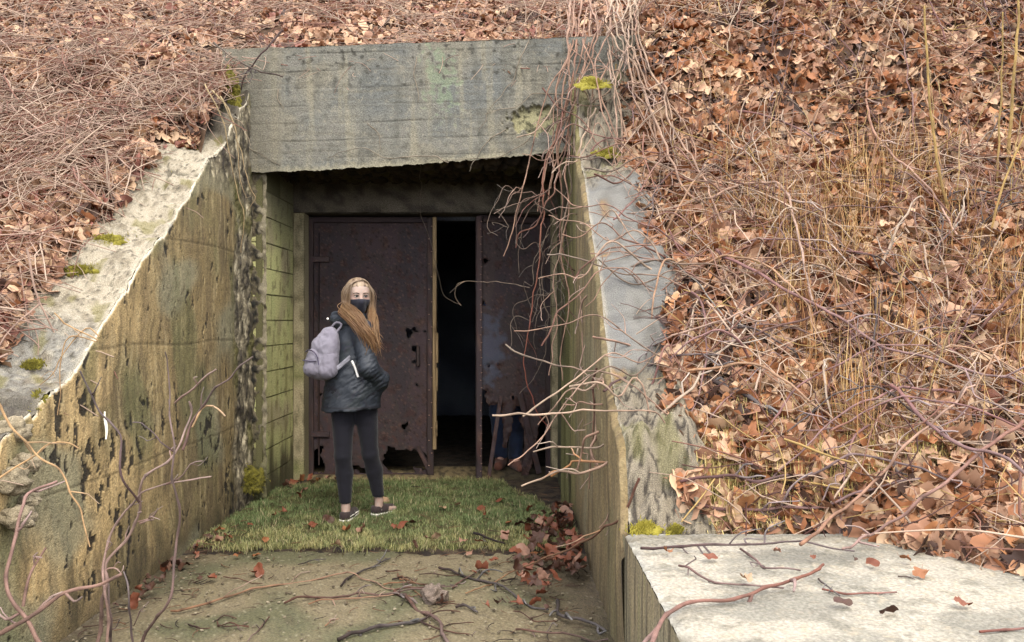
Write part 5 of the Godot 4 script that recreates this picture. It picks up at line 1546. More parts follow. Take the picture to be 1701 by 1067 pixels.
# ------------------------------------------------------------------ people
# Bones are [a, b, ra, rb, k]; joined by a smooth minimum and meshed as surface nets.
func field_mesh(bones: Array, cell: float, paint: Callable, cut = null, fold = null) -> ArrayMesh:
	var lo := Vector3(1e9, 1e9, 1e9); var hi := -lo
	for b in bones:
		for q in 2:
			var r: float = b[2 + q] + 0.03
			lo = lo.min(b[q] - Vector3(r, r, r)); hi = hi.max(b[q] + Vector3(r, r, r))
	var nx := int((hi.x - lo.x) / cell) + 3
	var ny := int((hi.y - lo.y) / cell) + 3
	var nz := int((hi.z - lo.z) / cell) + 3
	var g := PackedFloat32Array(); g.resize(nx * ny * nz); g.fill(0.2)
	for b in bones:
		var a: Vector3 = b[0]; var e: Vector3 = b[1]
		var ra: float = b[2]; var rb: float = b[3]; var k: float = b[4]
		var sq: Vector3 = b[5] if b.size() > 5 else Vector3.ONE
		var m := maxf(ra, rb) / minf(sq.x, minf(sq.y, sq.z)) + k + cell * 2.0
		var p0 := (a.min(e) - Vector3(m, m, m) - lo) / cell
		var p1 := (a.max(e) + Vector3(m, m, m) - lo) / cell
		var ab := (e - a) * sq
		var ll := maxf(ab.length_squared(), 1e-9)
		for z in range(maxi(0, int(p0.z)), mini(nz, int(p1.z) + 2)):
			for y in range(maxi(0, int(p0.y)), mini(ny, int(p1.y) + 2)):
				var at := (z * ny + y) * nx
				for x in range(maxi(0, int(p0.x)), mini(nx, int(p1.x) + 2)):
					var p := (lo + Vector3(x, y, z) * cell - a) * sq
					var t := clampf(p.dot(ab) / ll, 0.0, 1.0)
					var d := (p - ab * t).length() - lerpf(ra, rb, t)
					var o := g[at + x]
					var h := clampf(0.5 + 0.5 * (o - d) / k, 0.0, 1.0)
					g[at + x] = lerpf(o, d, h) - k * h * (1.0 - h)
	if cut != null:
		for z in nz:
			for y in ny:
				for x in nx:
					var i := (z * ny + y) * nx + x
					if g[i] < 0.06: g[i] = maxf(g[i], cut.call(lo + Vector3(x, y, z) * cell))
	var id := PackedInt32Array(); id.resize(g.size()); id.fill(-1)
	var pos := PackedVector3Array(); var idx := PackedInt32Array()
	var offs := [0, 1, nx, nx + 1, nx * ny, nx * ny + 1, nx * ny + nx, nx * ny + nx + 1]
	for z in nz - 1:
		for y in ny - 1:
			for x in nx - 1:
				var i := (z * ny + y) * nx + x
				var inside := 0
				for o in offs:
					if g[i + o] < 0.0: inside += 1
				if inside == 0 or inside == 8: continue
				var s := Vector3.ZERO; var n := 0
				for e in [[0, 1], [2, 3], [4, 5], [6, 7], [0, 2], [1, 3], [4, 6], [5, 7], [0, 4], [1, 5], [2, 6], [3, 7]]:
					var va := g[i + offs[e[0]]]; var vb := g[i + offs[e[1]]]
					if (va < 0.0) == (vb < 0.0): continue
					var t := va / (va - vb)
					var pa := Vector3(e[0] & 1, (e[0] >> 1) & 1, e[0] >> 2); var pb := Vector3(e[1] & 1, (e[1] >> 1) & 1, e[1] >> 2)
					s += pa.lerp(pb, t); n += 1
				id[i] = pos.size()
				pos.append(lo + (Vector3(x, y, z) + s / n) * cell)
	var sx := 1; var sy := nx; var sz := nx * ny
	for z in range(1, nz - 1):
		for y in range(1, ny - 1):
			for x in range(1, nx - 1):
				var i := (z * ny + y) * nx + x
				var in0 := g[i] < 0.0
				if in0 != (g[i + sx] < 0.0): _quad(idx, id[i - sy - sz], id[i - sz], id[i], id[i - sy], in0)
				if in0 != (g[i + sy] < 0.0): _quad(idx, id[i - sz - sx], id[i - sx], id[i], id[i - sz], in0)
				if in0 != (g[i + sz] < 0.0): _quad(idx, id[i - sx - sy], id[i - sy], id[i], id[i - sx], in0)
	var nor := _normals(pos, idx)
	if fold != null:
		for i in pos.size(): pos[i] += nor[i] * fold.call(pos[i])
		nor = _normals(pos, idx)
	var col := PackedColorArray(); col.resize(pos.size())
	for i in pos.size():
		paint.call(pos[i]); col[i] = cc
	return mesh_of(pos, nor, col, idx)

func _quad(idx: PackedInt32Array, a: int, b: int, c: int, d: int, flip: bool) -> void:
	if a < 0 or b < 0 or c < 0 or d < 0: return
	if flip: idx.append_array([a, c, b, a, d, c])
	else: idx.append_array([a, b, c, a, c, d])

func _normals(pos: PackedVector3Array, idx: PackedInt32Array) -> PackedVector3Array:
	var n := PackedVector3Array(); n.resize(pos.size())
	for i in range(0, idx.size(), 3):
		var a := pos[idx[i]]
		var f := (pos[idx[i + 2]] - a).cross(pos[idx[i + 1]] - a)
		for k in 3: n[idx[i + k]] += f
	for i in n.size(): n[i] = n[i].normalized()
	return n

func field_at(bones: Array, p: Vector3) -> float:
	var g := 0.2
	for b in bones:
		var ab: Vector3 = b[1] - b[0]
		var q: Vector3 = p - b[0]
		var t := clampf(q.dot(ab) / maxf(ab.length_squared(), 1e-9), 0.0, 1.0)
		var d := (q - ab * t).length() - lerpf(b[2], b[3], t)
		var k: float = b[4]
		var h := clampf(0.5 + 0.5 * (g - d) / k, 0.0, 1.0)
		g = lerpf(g, d, h) - k * h * (1.0 - h)
	return g

func joined(a: ArrayMesh, b: ArrayMesh) -> ArrayMesh:
	var s := SurfaceTool.new()
	s.append_from(a, 0, Transform3D())
	s.append_from(b, 0, Transform3D())
	return s.commit()

func ball(parent: Node, called: String, at: Vector3, r: Vector3, c: Color, m: Material) -> MeshInstance3D:
	var o := obj(called, rock_like_ball(c), m, parent)
	o.position = at
	o.scale = r
	return o

func rock_like_ball(c: Color) -> ArrayMesh:
	return sheet(16, 10, func(u, v):
		var a: float = u * TAU
		var b: float = (v - 0.5) * PI
		cc = c
		return Vector3(cos(a) * cos(b), sin(b), sin(a) * cos(b)))

func build_woman() -> void:
	# local axes: x to the picture's right, y up, z towards the viewer; feet on the mat
	var at := V(-1.0, 0.032, 5.12)
	var w := thing("person", "woman in dark grey jacket and black leggings looking back over her shoulder, masked", "person", at)
	w.scale = Vector3(0.962, 0.962, 0.962)
	var skin := C(234, 202, 186, 0.29)
	var head := Vector3(-0.022, 1.535, -0.01)
	var fd := Vector3(0.36, -0.06, 0.93).normalized()       # where the face points
	var rt := Vector3.UP.cross(fd).normalized()
	var up := fd.cross(rt)
	var hb := Basis(rt, up, fd)
	var hp := func(x: float, y: float, z: float) -> Vector3: return head + hb * Vector3(x, y, z)
	# joints
	var hipL := Vector3(-0.125, 0.86, 0.02); var kneeL := Vector3(-0.118, 0.45, 0.045); var calfL := Vector3(-0.115, 0.32, 0.015); var ankL := Vector3(-0.103, 0.085, 0.03)
	var hipR := Vector3(0.022, 0.86, 0.0); var kneeR := Vector3(0.052, 0.45, -0.035); var calfR := Vector3(0.072, 0.32, -0.09); var ankR := Vector3(0.098, 0.10, -0.13)
	var shR := Vector3(0.03, 1.305, 0.11); var elR := Vector3(0.075, 1.06, 0.17); var wrR := Vector3(0.135, 0.965, 0.06); var haR := Vector3(0.135, 0.94, 0.0)
	var shL := Vector3(-0.115, 1.31, -0.12); var elL := Vector3(0.0, 1.06, -0.19); var wrL := Vector3(0.12, 0.965, -0.10); var haL := Vector3(0.125, 0.945, -0.07)
	var legs := [[hipL, kneeL, 0.088, 0.058, 0.04], [kneeL, calfL, 0.056, 0.057, 0.02], [calfL, ankL, 0.057, 0.034, 0.02], [hipR, kneeR, 0.086, 0.057, 0.04], [kneeR, calfR, 0.055, 0.056, 0.02], [calfR, ankR, 0.056, 0.033, 0.02], [Vector3(-0.12, 0.90, 0.05), Vector3(0.02, 0.90, 0.04), 0.09, 0.09, 0.05], [Vector3(-0.1, 0.98, 0.0), Vector3(0.0, 0.98, 0.0), 0.10, 0.10, 0.05]]
	var bones := []
	for b in legs: bones.append([b[0], b[1], b[2] - 0.006, b[3] - 0.004, b[4]])
	bones.append_array([
		[Vector3(-0.055, 0.95, 0), Vector3(-0.05, 1.25, 0), 0.11, 0.12, 0.05], [shL, shR, 0.05, 0.05, 0.05], [Vector3(-0.045, 1.30, 0), Vector3(-0.03, 1.47, -0.01), 0.055, 0.048, 0.03],
		[shR, elR, 0.042, 0.035, 0.02], [elR, wrR, 0.034, 0.024, 0.015], [wrR, haR, 0.026, 0.028, 0.01], [shL, elL, 0.042, 0.035, 0.02], [elL, wrL, 0.034, 0.024, 0.015], [wrL, haL, 0.026, 0.028, 0.01],
		[ankL, Vector3(-0.10, 0.04, 0.045), 0.031, 0.030, 0.015], [Vector3(-0.10, 0.03, 0.04), Vector3(-0.075, 0.022, -0.13), 0.028, 0.022, 0.015],
		[ankR, Vector3(0.095, 0.05, -0.12), 0.031, 0.030, 0.015], [Vector3(0.095, 0.035, -0.12), Vector3(0.19, 0.022, -0.22), 0.028, 0.022, 0.015]])
	for k in 4:   # fingers, out of sight in the pockets
		for s in [[haR, Vector3(0.01, -0.02, -0.03)], [haL, Vector3(0.01, -0.02, 0.03)]]:
			var b0: Vector3 = s[0] + Vector3(-0.012 + 0.008 * k, -0.012, 0.0)
			bones.append([b0, b0 + s[1] * (1.0 + 0.2 * (1 if k in [1, 2] else 0)), 0.008, 0.007, 0.003])
	# head bones join the same surface at a coarse cell; the visible face is a finer continuous part of it
	var face := [
		[hp.call(0, 0.035, -0.025), hp.call(0, 0.035, 0.015), 0.084, 0.078, 0.03], [hp.call(0, -0.035, 0.03), hp.call(0, -0.075, 0.05), 0.058, 0.034, 0.04],
		[hp.call(-0.03, -0.02, 0.055), hp.call(0.03, -0.02, 0.055), 0.026, 0.026, 0.03], [hp.call(-0.03, 0.026, 0.073), hp.call(0.03, 0.026, 0.073), 0.016, 0.016, 0.02],
		[hp.call(0, 0.012, 0.090), hp.call(0, -0.028, 0.108), 0.008, 0.013, 0.012], [hp.call(-0.075, 0.0, -0.005), hp.call(-0.079, -0.03, 0.0), 0.011, 0.008, 0.006], [hp.call(0.075, 0.0, -0.005), hp.call(0.079, -0.03, 0.0), 0.011, 0.008, 0.006],
		[hp.call(0, -0.05, -0.02), Vector3(-0.035, 1.40, -0.005), 0.05, 0.05, 0.03]]
	bones.append_array([face[0], face[1]])
	obj("body", joined(field_mesh(bones, 0.013, func(p): cc = skin), field_mesh(face, 0.0042, func(p):
		var l: Vector3 = hb.inverse() * (p - head)
		cc = skin
		var cheek := sst(0.03, 0.0, Vector2(absf(l.x) - 0.04, l.y + 0.015).length())
		cc = cc.lerp(C(232, 168, 156, 0.42), 0.35 * cheek))), M.skin, w)
	var on := func(x: float, y: float, out: float) -> Vector3:   # a point on the face
		var z := 0.15
		while z > 0.0 and field_at(face, head + hb * Vector3(x, y, z)) > 0.0: z -= 0.0007
		return head + hb * Vector3(x, y, z + out)
	for s in [-1.0, 1.0]:
		var e := ball(w, "eye", on.call(0.031 * s, 0.008, -0.004), Vector3(0.0125, 0.0075, 0.0075), C(216, 206, 198, 0.4), M.skin)
		e.basis = hb.scaled_local(Vector3(0.0130, 0.0066, 0.009))
		var ir := ball(e, "iris", Vector3(0.1, 0.0, 0.6), Vector3(0.62, 0.85, 0.55), C(44, 44, 50, 0.35), M.skin)
		ir.name = "iris"
		var t := Tubes.new()
		cane_into(t, pv([on.call(0.013 * s, 0.026, 0.001), on.call(0.033 * s, 0.032, 0.001), on.call(0.052 * s, 0.025, 0.001)]), 0.0042, 0.0025, C(120, 86, 64, 0.3), C(120, 86, 64, 0.3), 0.1, 5, 0.0)
		obj("eyebrow", tubes_mesh(t), M.hair, w)
		t = Tubes.new()
		cane_into(t, pv([on.call(0.016 * s, 0.011, 0.001), on.call(0.031 * s, 0.017, 0.002), on.call(0.047 * s, 0.010, 0.001)]), 0.0034, 0.0028, C(60, 44, 40, 0.3), C(60, 44, 40, 0.3), 0.1, 5, 0.0)
		obj("eyelid", tubes_mesh(t), M.hair, w)
	# face mask
	var mb := []
	for b in [face[1], face[2], face[4]]: mb.append([b[0], b[1], b[2] + 0.006, b[3] + 0.007, 0.03])
	mb.append([hp.call(0, -0.03, 0.085), hp.call(0, -0.055, 0.088), 0.024, 0.02, 0.03])
	obj("face_mask", field_mesh(mb, 0.0045, func(p): cc = C(40, 40, 50, 0.5),
		func(p):
			var l: Vector3 = hb.inverse() * (p - head)
			return maxf(l.y + 0.014 - 0.006 * (1.0 - absf(l.x) * 12.0), maxf(-l.z + 0.012, -l.y - 0.115))), M.cloth, w)
	# leggings
	var lb := []
	for b in legs: lb.append([b[0], b[1], b[2], b[3], b[4]])
	lb[2] = [calfL, Vector3(-0.104, 0.10, 0.03), 0.058, 0.038, 0.02]; lb[5] = [calfR, Vector3(0.096, 0.11, -0.125), 0.057, 0.038, 0.02]
	lb.append([Vector3(-0.12, 0.90, 0.05), Vector3(0.02, 0.90, 0.04), 0.098, 0.098, 0.05])
	obj("leggings", field_mesh(lb, 0.0095, func(p): cc = C(32, 31, 42, 0.2),
		func(p): return maxf(0.118 + (0.012 if p.x > 0.0 else 0.0) - p.y, p.y - 1.0),
		func(p): return 0.0025 * n_mid.get_noise_3d(p.x * 10.0, p.y * 22.0, p.z * 10.0)), M.cloth, w)
	# shoes: dark uppers, white soles
	for s in [[Vector3(-0.102, 0.03, 0.052), Vector3(-0.078, 0.024, -0.13), "L"], [Vector3(0.082, 0.035, -0.115), Vector3(0.165, 0.024, -0.225), "R"]]:
		var a: Vector3 = s[0]; var e: Vector3 = s[1]
		var mid := a.lerp(e, 0.4)
		var sh := obj("shoe", field_mesh([[a, mid, 0.038, 0.038, 0.02], [mid, e, 0.038, 0.032, 0.02], [a + Vector3(0, 0.02, 0), mid + Vector3(0, 0.012, 0), 0.032, 0.034, 0.02]], 0.006, func(p): cc = C(58, 46, 48, 0.52),
			func(p): return maxf(0.012 - p.y, p.y - 0.066)), M.cloth, w)
		obj("sole", field_mesh([[a + Vector3(0, -0.015, 0), e + Vector3(0, -0.01, 0), 0.042, 0.036, 0.01]], 0.006, func(p): cc = C(226, 222, 214, 0.72), func(p): return maxf(-0.012 - p.y, p.y - 0.016)), M.paint, sh)
		var t := Tubes.new()
		cane_into(t, pv([a + Vector3(0.036, 0.004, 0.012), mid + Vector3(0.040, 0.006, 0.0), e + Vector3(0.032, 0.0, -0.006)]), 0.005, 0.005, C(226, 222, 214, 0.72), C(226, 222, 214, 0.72), 0.0, 5, 0.0)
		obj("stripe", tubes_mesh(t), M.paint, sh)
	# jacket: trunk, sleeves, hood
	var jk := C(84, 90, 102, 0.22)
	var jb := [
		[Vector3(-0.072, 0.76, 0.0), Vector3(-0.062, 1.0, 0.0), 0.178, 0.154, 0.05, Vector3(0.88, 1, 1.0)], [Vector3(-0.062, 1.0, 0.0), Vector3(-0.05, 1.22, 0.0), 0.150, 0.132, 0.05], [Vector3(-0.05, 1.22, 0.0), Vector3(-0.045, 1.30, 0.0), 0.128, 0.108, 0.05],
		[shL, shR, 0.072, 0.074, 0.05], [Vector3(-0.05, 1.33, 0.0), Vector3(-0.04, 1.42, 0.0), 0.085, 0.066, 0.04],
		[shR, elR, 0.070, 0.062, 0.02], [elR, wrR, 0.062, 0.050, 0.02], [wrR, haR, 0.050, 0.044, 0.02],
		[shL, elL, 0.070, 0.062, 0.02], [elL, wrL, 0.062, 0.050, 0.02], [wrL, haL, 0.05, 0.044, 0.02], [Vector3(0.0, 0.9, 0.06), Vector3(0.06, 0.93, 0.0), 0.10, 0.09, 0.05]]
	var crease := func(p: Vector3) -> float:
		var bend := exp(-pow((p - elR).length() / 0.11, 2.0))
		var waist := exp(-pow((p.y - 0.93) / 0.11, 2.0))
		var q := n_mid.get_noise_3d(p.x * 6.0 + p.y * 7.0, p.y * 24.0 - p.x * 16.0, p.z * 6.0)
		var r := n_lo.get_noise_3d(p.x * 9.0, p.y * 14.0 + p.x * 9.0, p.z * 9.0)
		return (0.0022 + 0.007 * bend + 0.006 * waist) * (1.0 - 2.2 * absf(q)) * 0.9 + 0.0015 * r
	var jo := obj("jacket", field_mesh(jb, 0.0085, func(p):
		cc = jk
		cc = cc.lerp(C(62, 68, 80, 0.22), sst(-0.1, 0.4, n_mid.get_noise_3d(p.x * 5, p.y * 5, p.z * 5)) * 0.6)
		if absf(p.y - 0.785) < 0.005: cc = C(40, 42, 48, 0.4),
		func(p):
			var hem: float = 0.762 + 0.06 * (p.x + 0.07) + 0.006 * sin(p.x * 40.0)
			var armpit := Vector2(p.x - 0.02, p.z - 0.12).length()
			return maxf(hem - p.y, p.y - 1.425),
		crease), M.nylon, w)
	var hood := [[Vector3(-0.155, 1.395, 0.03), Vector3(-0.06, 1.375, 0.10), 0.038, 0.035, 0.02], [Vector3(-0.155, 1.395, 0.03), Vector3(-0.115, 1.40, -0.09), 0.038, 0.034, 0.02], [Vector3(-0.17, 1.375, 0.025), Vector3(-0.10, 1.335, 0.06), 0.042, 0.040, 0.02], [Vector3(-0.06, 1.375, 0.10), Vector3(0.005, 1.36, 0.10), 0.034, 0.024, 0.02], [Vector3(-0.185, 1.405, 0.03), Vector3(-0.13, 1.42, 0.07), 0.022, 0.018, 0.01]]
	obj("hood", field_mesh(hood, 0.007, func(p): cc = jk.lerp(C(50, 52, 60, 0.45), sst(1.40, 1.37, p.y) * 0.4), null, func(p): return 0.007 * (1.0 - 2.5 * absf(n_mid.get_noise_3d(p.x * 9.0, p.y * 26.0, p.z * 9.0)))), M.nylon, jo)
	ball(jo, "toggle", Vector3(-0.222, 1.385, 0.05), Vector3(0.008, 0.008, 0.008), C(240, 236, 228, 0.8), M.paint)
	var pz := Tubes.new()
	cane_into(pz, pv([Vector3(-0.028, 1.105, 0.190), Vector3(-0.006, 1.05, 0.178), Vector3(0.012, 0.995, 0.178)]), 0.0075, 0.0085, C(226, 224, 222, 0.75), C(226, 224, 222, 0.75), 0.0, 6, 0.05)
	obj("pocket_zip", tubes_mesh(pz), M.paint, jo)
	# hair: a cap of roots, and locks that fall on both sides to the front
	var blond := C(214, 186, 156, 0.28); var aub := C(186, 134, 92, 0.26); var deep := C(112, 78, 58, 0.25)
	var cap := field_mesh([[hp.call(0, 0.045, -0.035), hp.call(0, 0.047, 0.0), 0.092, 0.086, 0.03], [hp.call(0, 0.0, -0.045), hp.call(0, -0.07, -0.05), 0.085, 0.075, 0.03], [hp.call(-0.045, -0.05, -0.02), Vector3(-0.05, 1.42, 0.04), 0.045, 0.05, 0.03]], 0.006, func(p):
		var s := n_hi.get_noise_3d(p.x * 30.0, p.y * 6.0, p.z * 30.0)
		cc = blond.lerp(deep, sst(-0.2, 0.4, s)).lerp(aub, sst(1.60, 1.45, p.y) * 0.6),
		func(p):
			var l: Vector3 = hb.inverse() * (p - head)
			return maxf((l.z - 0.015) - 4.5 * maxf(0.0, l.y - 0.048 - 0.25 * absf(l.x)) - 0.25 * absf(l.x), -0.2), func(p): return 0.003 * n_hi.get_noise_3d(p.x * 40.0, p.y * 8.0, p.z * 40.0))
	var ho := obj("hair", cap, M.hair, w)
	var locks := [Tubes.new(), Tubes.new(), Tubes.new()]
	for i in 700:
		var left := i % 5 < 3
		var back := i % 5 == 4
		var f := rng.randf()
		var pts := PackedVector3Array()
		var j := Vector3(rng.randfn(), rng.randfn(), rng.randfn()) * 0.011
		var part := rng.randf_range(-0.06, 0.062)
		if left:      # picture-left side: over the crown, down past the cheek, across the chest to the right
			var side := -1.0
			pts.append(hp.call(0.012 + 0.01 * f, 0.128 - 0.4 * absf(part) * 0.3, part * 0.9))
			pts.append(hp.call(-0.050 - 0.006 * f, 0.100, part * 0.85 + 0.012))
			pts.append(hp.call(-0.077 - 0.008 * f, 0.035, part * 0.62 + 0.018) + j)
			pts.append(hp.call(-0.078 - 0.014 * f, -0.05, part * 0.5 + 0.015) + j)
			var t := rng.randf()
			pts.append(Vector3(lerpf(-0.115, 0.0, t), lerpf(1.43, 1.415, t), lerpf(0.10, 0.135, t)) + j * 1.4)
			pts.append(Vector3(lerpf(-0.02, 0.055, t), lerpf(1.365, 1.33, t), 0.185) + j * 1.6)
			pts.append(Vector3(lerpf(0.055, 0.10, t), lerpf(1.28, 1.25, t), 0.175) + j * 2.0)
			if rng.randf() < 0.6: pts.append(Vector3(0.10 + 0.015 * rng.randfn(), 1.19 + 0.03 * rng.randfn(), 0.16) + j * 2.0)
		elif back:    # behind: down to the hood
			var an := rng.randf_range(-1.3, 0.9)
			var dx := sin(an); var dz := -cos(an)
			pts.append(hp.call(0.01, 0.130, -0.01))
			pts.append(hp.call(0.075 * dx, 0.095, 0.08 * dz))
			pts.append(hp.call(0.082 * dx, 0.01, 0.088 * dz - 0.01) + j)
			pts.append(hp.call(0.080 * dx, -0.075, 0.082 * dz) + j)
			pts.append(Vector3(-0.07 + 0.06 * rng.randfn() * 0.5, 1.40, 0.05 + 0.03 * rng.randfn()) + j)
		else:         # picture-right side
			pts.append(hp.call(0.014, 0.128, part * 0.8))
			pts.append(hp.call(0.056, 0.094, part * 0.8 + 0.012))
			pts.append(hp.call(0.077 + 0.005 * f, 0.03, part * 0.55 + 0.018) + j)
			pts.append(hp.call(0.078 + 0.008 * f, -0.06, part * 0.4 + 0.02) + j)
			pts.append(Vector3(0.075 + 0.02 * f, 1.40, 0.06) + j)
			pts.append(Vector3(0.085 + 0.025 * f, 1.31, 0.12) + j * 1.6)
			pts.append(Vector3(0.105 + 0.02 * f, 1.22 + 0.04 * rng.randfn(), 0.15) + j * 2.0)
		var sm := smooth_path(pts, 5)
		var rad := PackedFloat32Array(); var cols := PackedColorArray()
		var c0 := blond.lerp(deep, rng.randf() * 0.6)
		var c1 := aub.lerp(C(222, 180, 124, 0.28), rng.randf() * 0.7).lerp(deep, rng.randf() * 0.35)
		var ph := rng.randf() * TAU
		for q in sm.size():
			var g := float(q) / (sm.size() - 1)
			sm[q] += Vector3(sin(g * 15.0 + ph), 0, cos(g * 13.0 + ph)) * 0.011 * g * g + Vector3(rng.randfn(), 0, rng.randfn()) * 0.0008
			rad.append(lerpf(0.0026, 0.0017, g) * (0.4 if g > 0.96 else 1.0))
			cols.append(c0.lerp(c1, sst(0.25, 0.7, g)))
		locks[0 if left else 1 if back else 2].add(sm, rad, cols, 5)
	for t in locks: obj("lock", tubes_mesh(t), M.hair, ho)

	# --- the backpack hangs on her back: a thing of its own
	var bp := thing("backpack", "small lavender grey backpack on the woman's back", "backpack", at)
	bp.scale = w.scale
	var lav := C(172, 167, 184, 0.34)
	var f2 := Vector3(-0.80, 0, 0.42)            # out from her back
	var fold := func(p: Vector3) -> float: return 0.006 * (1.0 - 2.4 * absf(n_mid.get_noise_3d(p.x * 14.0 + p.y * 4.0, p.y * 9.0, p.z * 14.0)))
	var col := func(p):
		cc = lav.lerp(C(146, 140, 158, 0.32), sst(-0.1, 0.4, n_mid.get_noise_3d(p.x * 8.0, p.y * 8.0, p.z * 8.0)) * 0.6)
		cc = cc.lerp(C(112, 104, 110, 0.55), sst(1.035, 1.0, p.y) * 0.6)
	obj("bag", field_mesh([[Vector3(-0.255, 1.06, 0.13), Vector3(-0.20, 1.28, 0.10), 0.082, 0.050, 0.04], [Vector3(-0.20, 1.055, 0.155), Vector3(-0.175, 1.26, 0.13), 0.072, 0.045, 0.04], [Vector3(-0.24, 1.20, 0.12), Vector3(-0.20, 1.20, 0.14), 0.07, 0.06, 0.04], [Vector3(-0.22, 1.04, 0.06), Vector3(-0.19, 1.24, 0.03), 0.07, 0.05, 0.04]], 0.008, col, null, fold), M.cloth, bp)
	obj("front_pocket", field_mesh([[Vector3(-0.296, 1.055, 0.17), Vector3(-0.283, 1.14, 0.165), 0.058, 0.045, 0.03], [Vector3(-0.30, 1.06, 0.13), Vector3(-0.28, 1.14, 0.12), 0.05, 0.04, 0.03]], 0.007, col, null, fold), M.cloth, bp)
	obj("side_pocket", field_mesh([[Vector3(-0.175, 1.045, 0.19), Vector3(-0.165, 1.13, 0.175), 0.050, 0.036, 0.03], [Vector3(-0.205, 1.04, 0.20), Vector3(-0.19, 1.12, 0.185), 0.045, 0.033, 0.03]], 0.007, func(p): cc = C(162, 156, 174, 0.32), func(p): return p.y - 1.150, fold), M.cloth, bp)
	var zc := C(82, 74, 98, 0.5)
	for q in [[Vector3(-0.335, 1.165, 0.185), Vector3(-0.310, 1.178, 0.215), Vector3(-0.275, 1.168, 0.222), Vector3(-0.248, 1.13, 0.224), Vector3(-0.240, 1.08, 0.224)], [Vector3(-0.352, 1.11, 0.20), Vector3(-0.325, 1.108, 0.222), Vector3(-0.285, 1.104, 0.228), Vector3(-0.255, 1.105, 0.226)]]:
		var t := Tubes.new()
		cane_into(t, pv(q), 0.0042, 0.0042, zc, zc, 0.0, 5, 0.0)
		obj("zip", tubes_mesh(t), M.cloth, bp)
	var t2 := Tubes.new()
	for off in [0.0, 0.009, 0.018]:
		cane_into(t2, pv([Vector3(-0.135, 1.055 - off, 0.19), Vector3(-0.10, 1.085 - off, 0.185), Vector3(-0.04, 1.135 - off, 0.19)]), 0.008, 0.008, C(150, 148, 160, 0.6), C(128, 128, 138, 0.58), 0.0, 6, 0.0)
	obj("strap", tubes_mesh(t2), M.cloth, bp)
	t2 = Tubes.new()
	cane_into(t2, pv([Vector3(-0.19, 1.32, 0.10), Vector3(-0.15, 1.36, 0.11), Vector3(-0.11, 1.345, 0.12), Vector3(-0.14, 1.30, 0.13)]), 0.008, 0.008, lav, lav, 0.0, 6, 0.0)
	obj("strap", tubes_mesh(t2), M.cloth, bp)

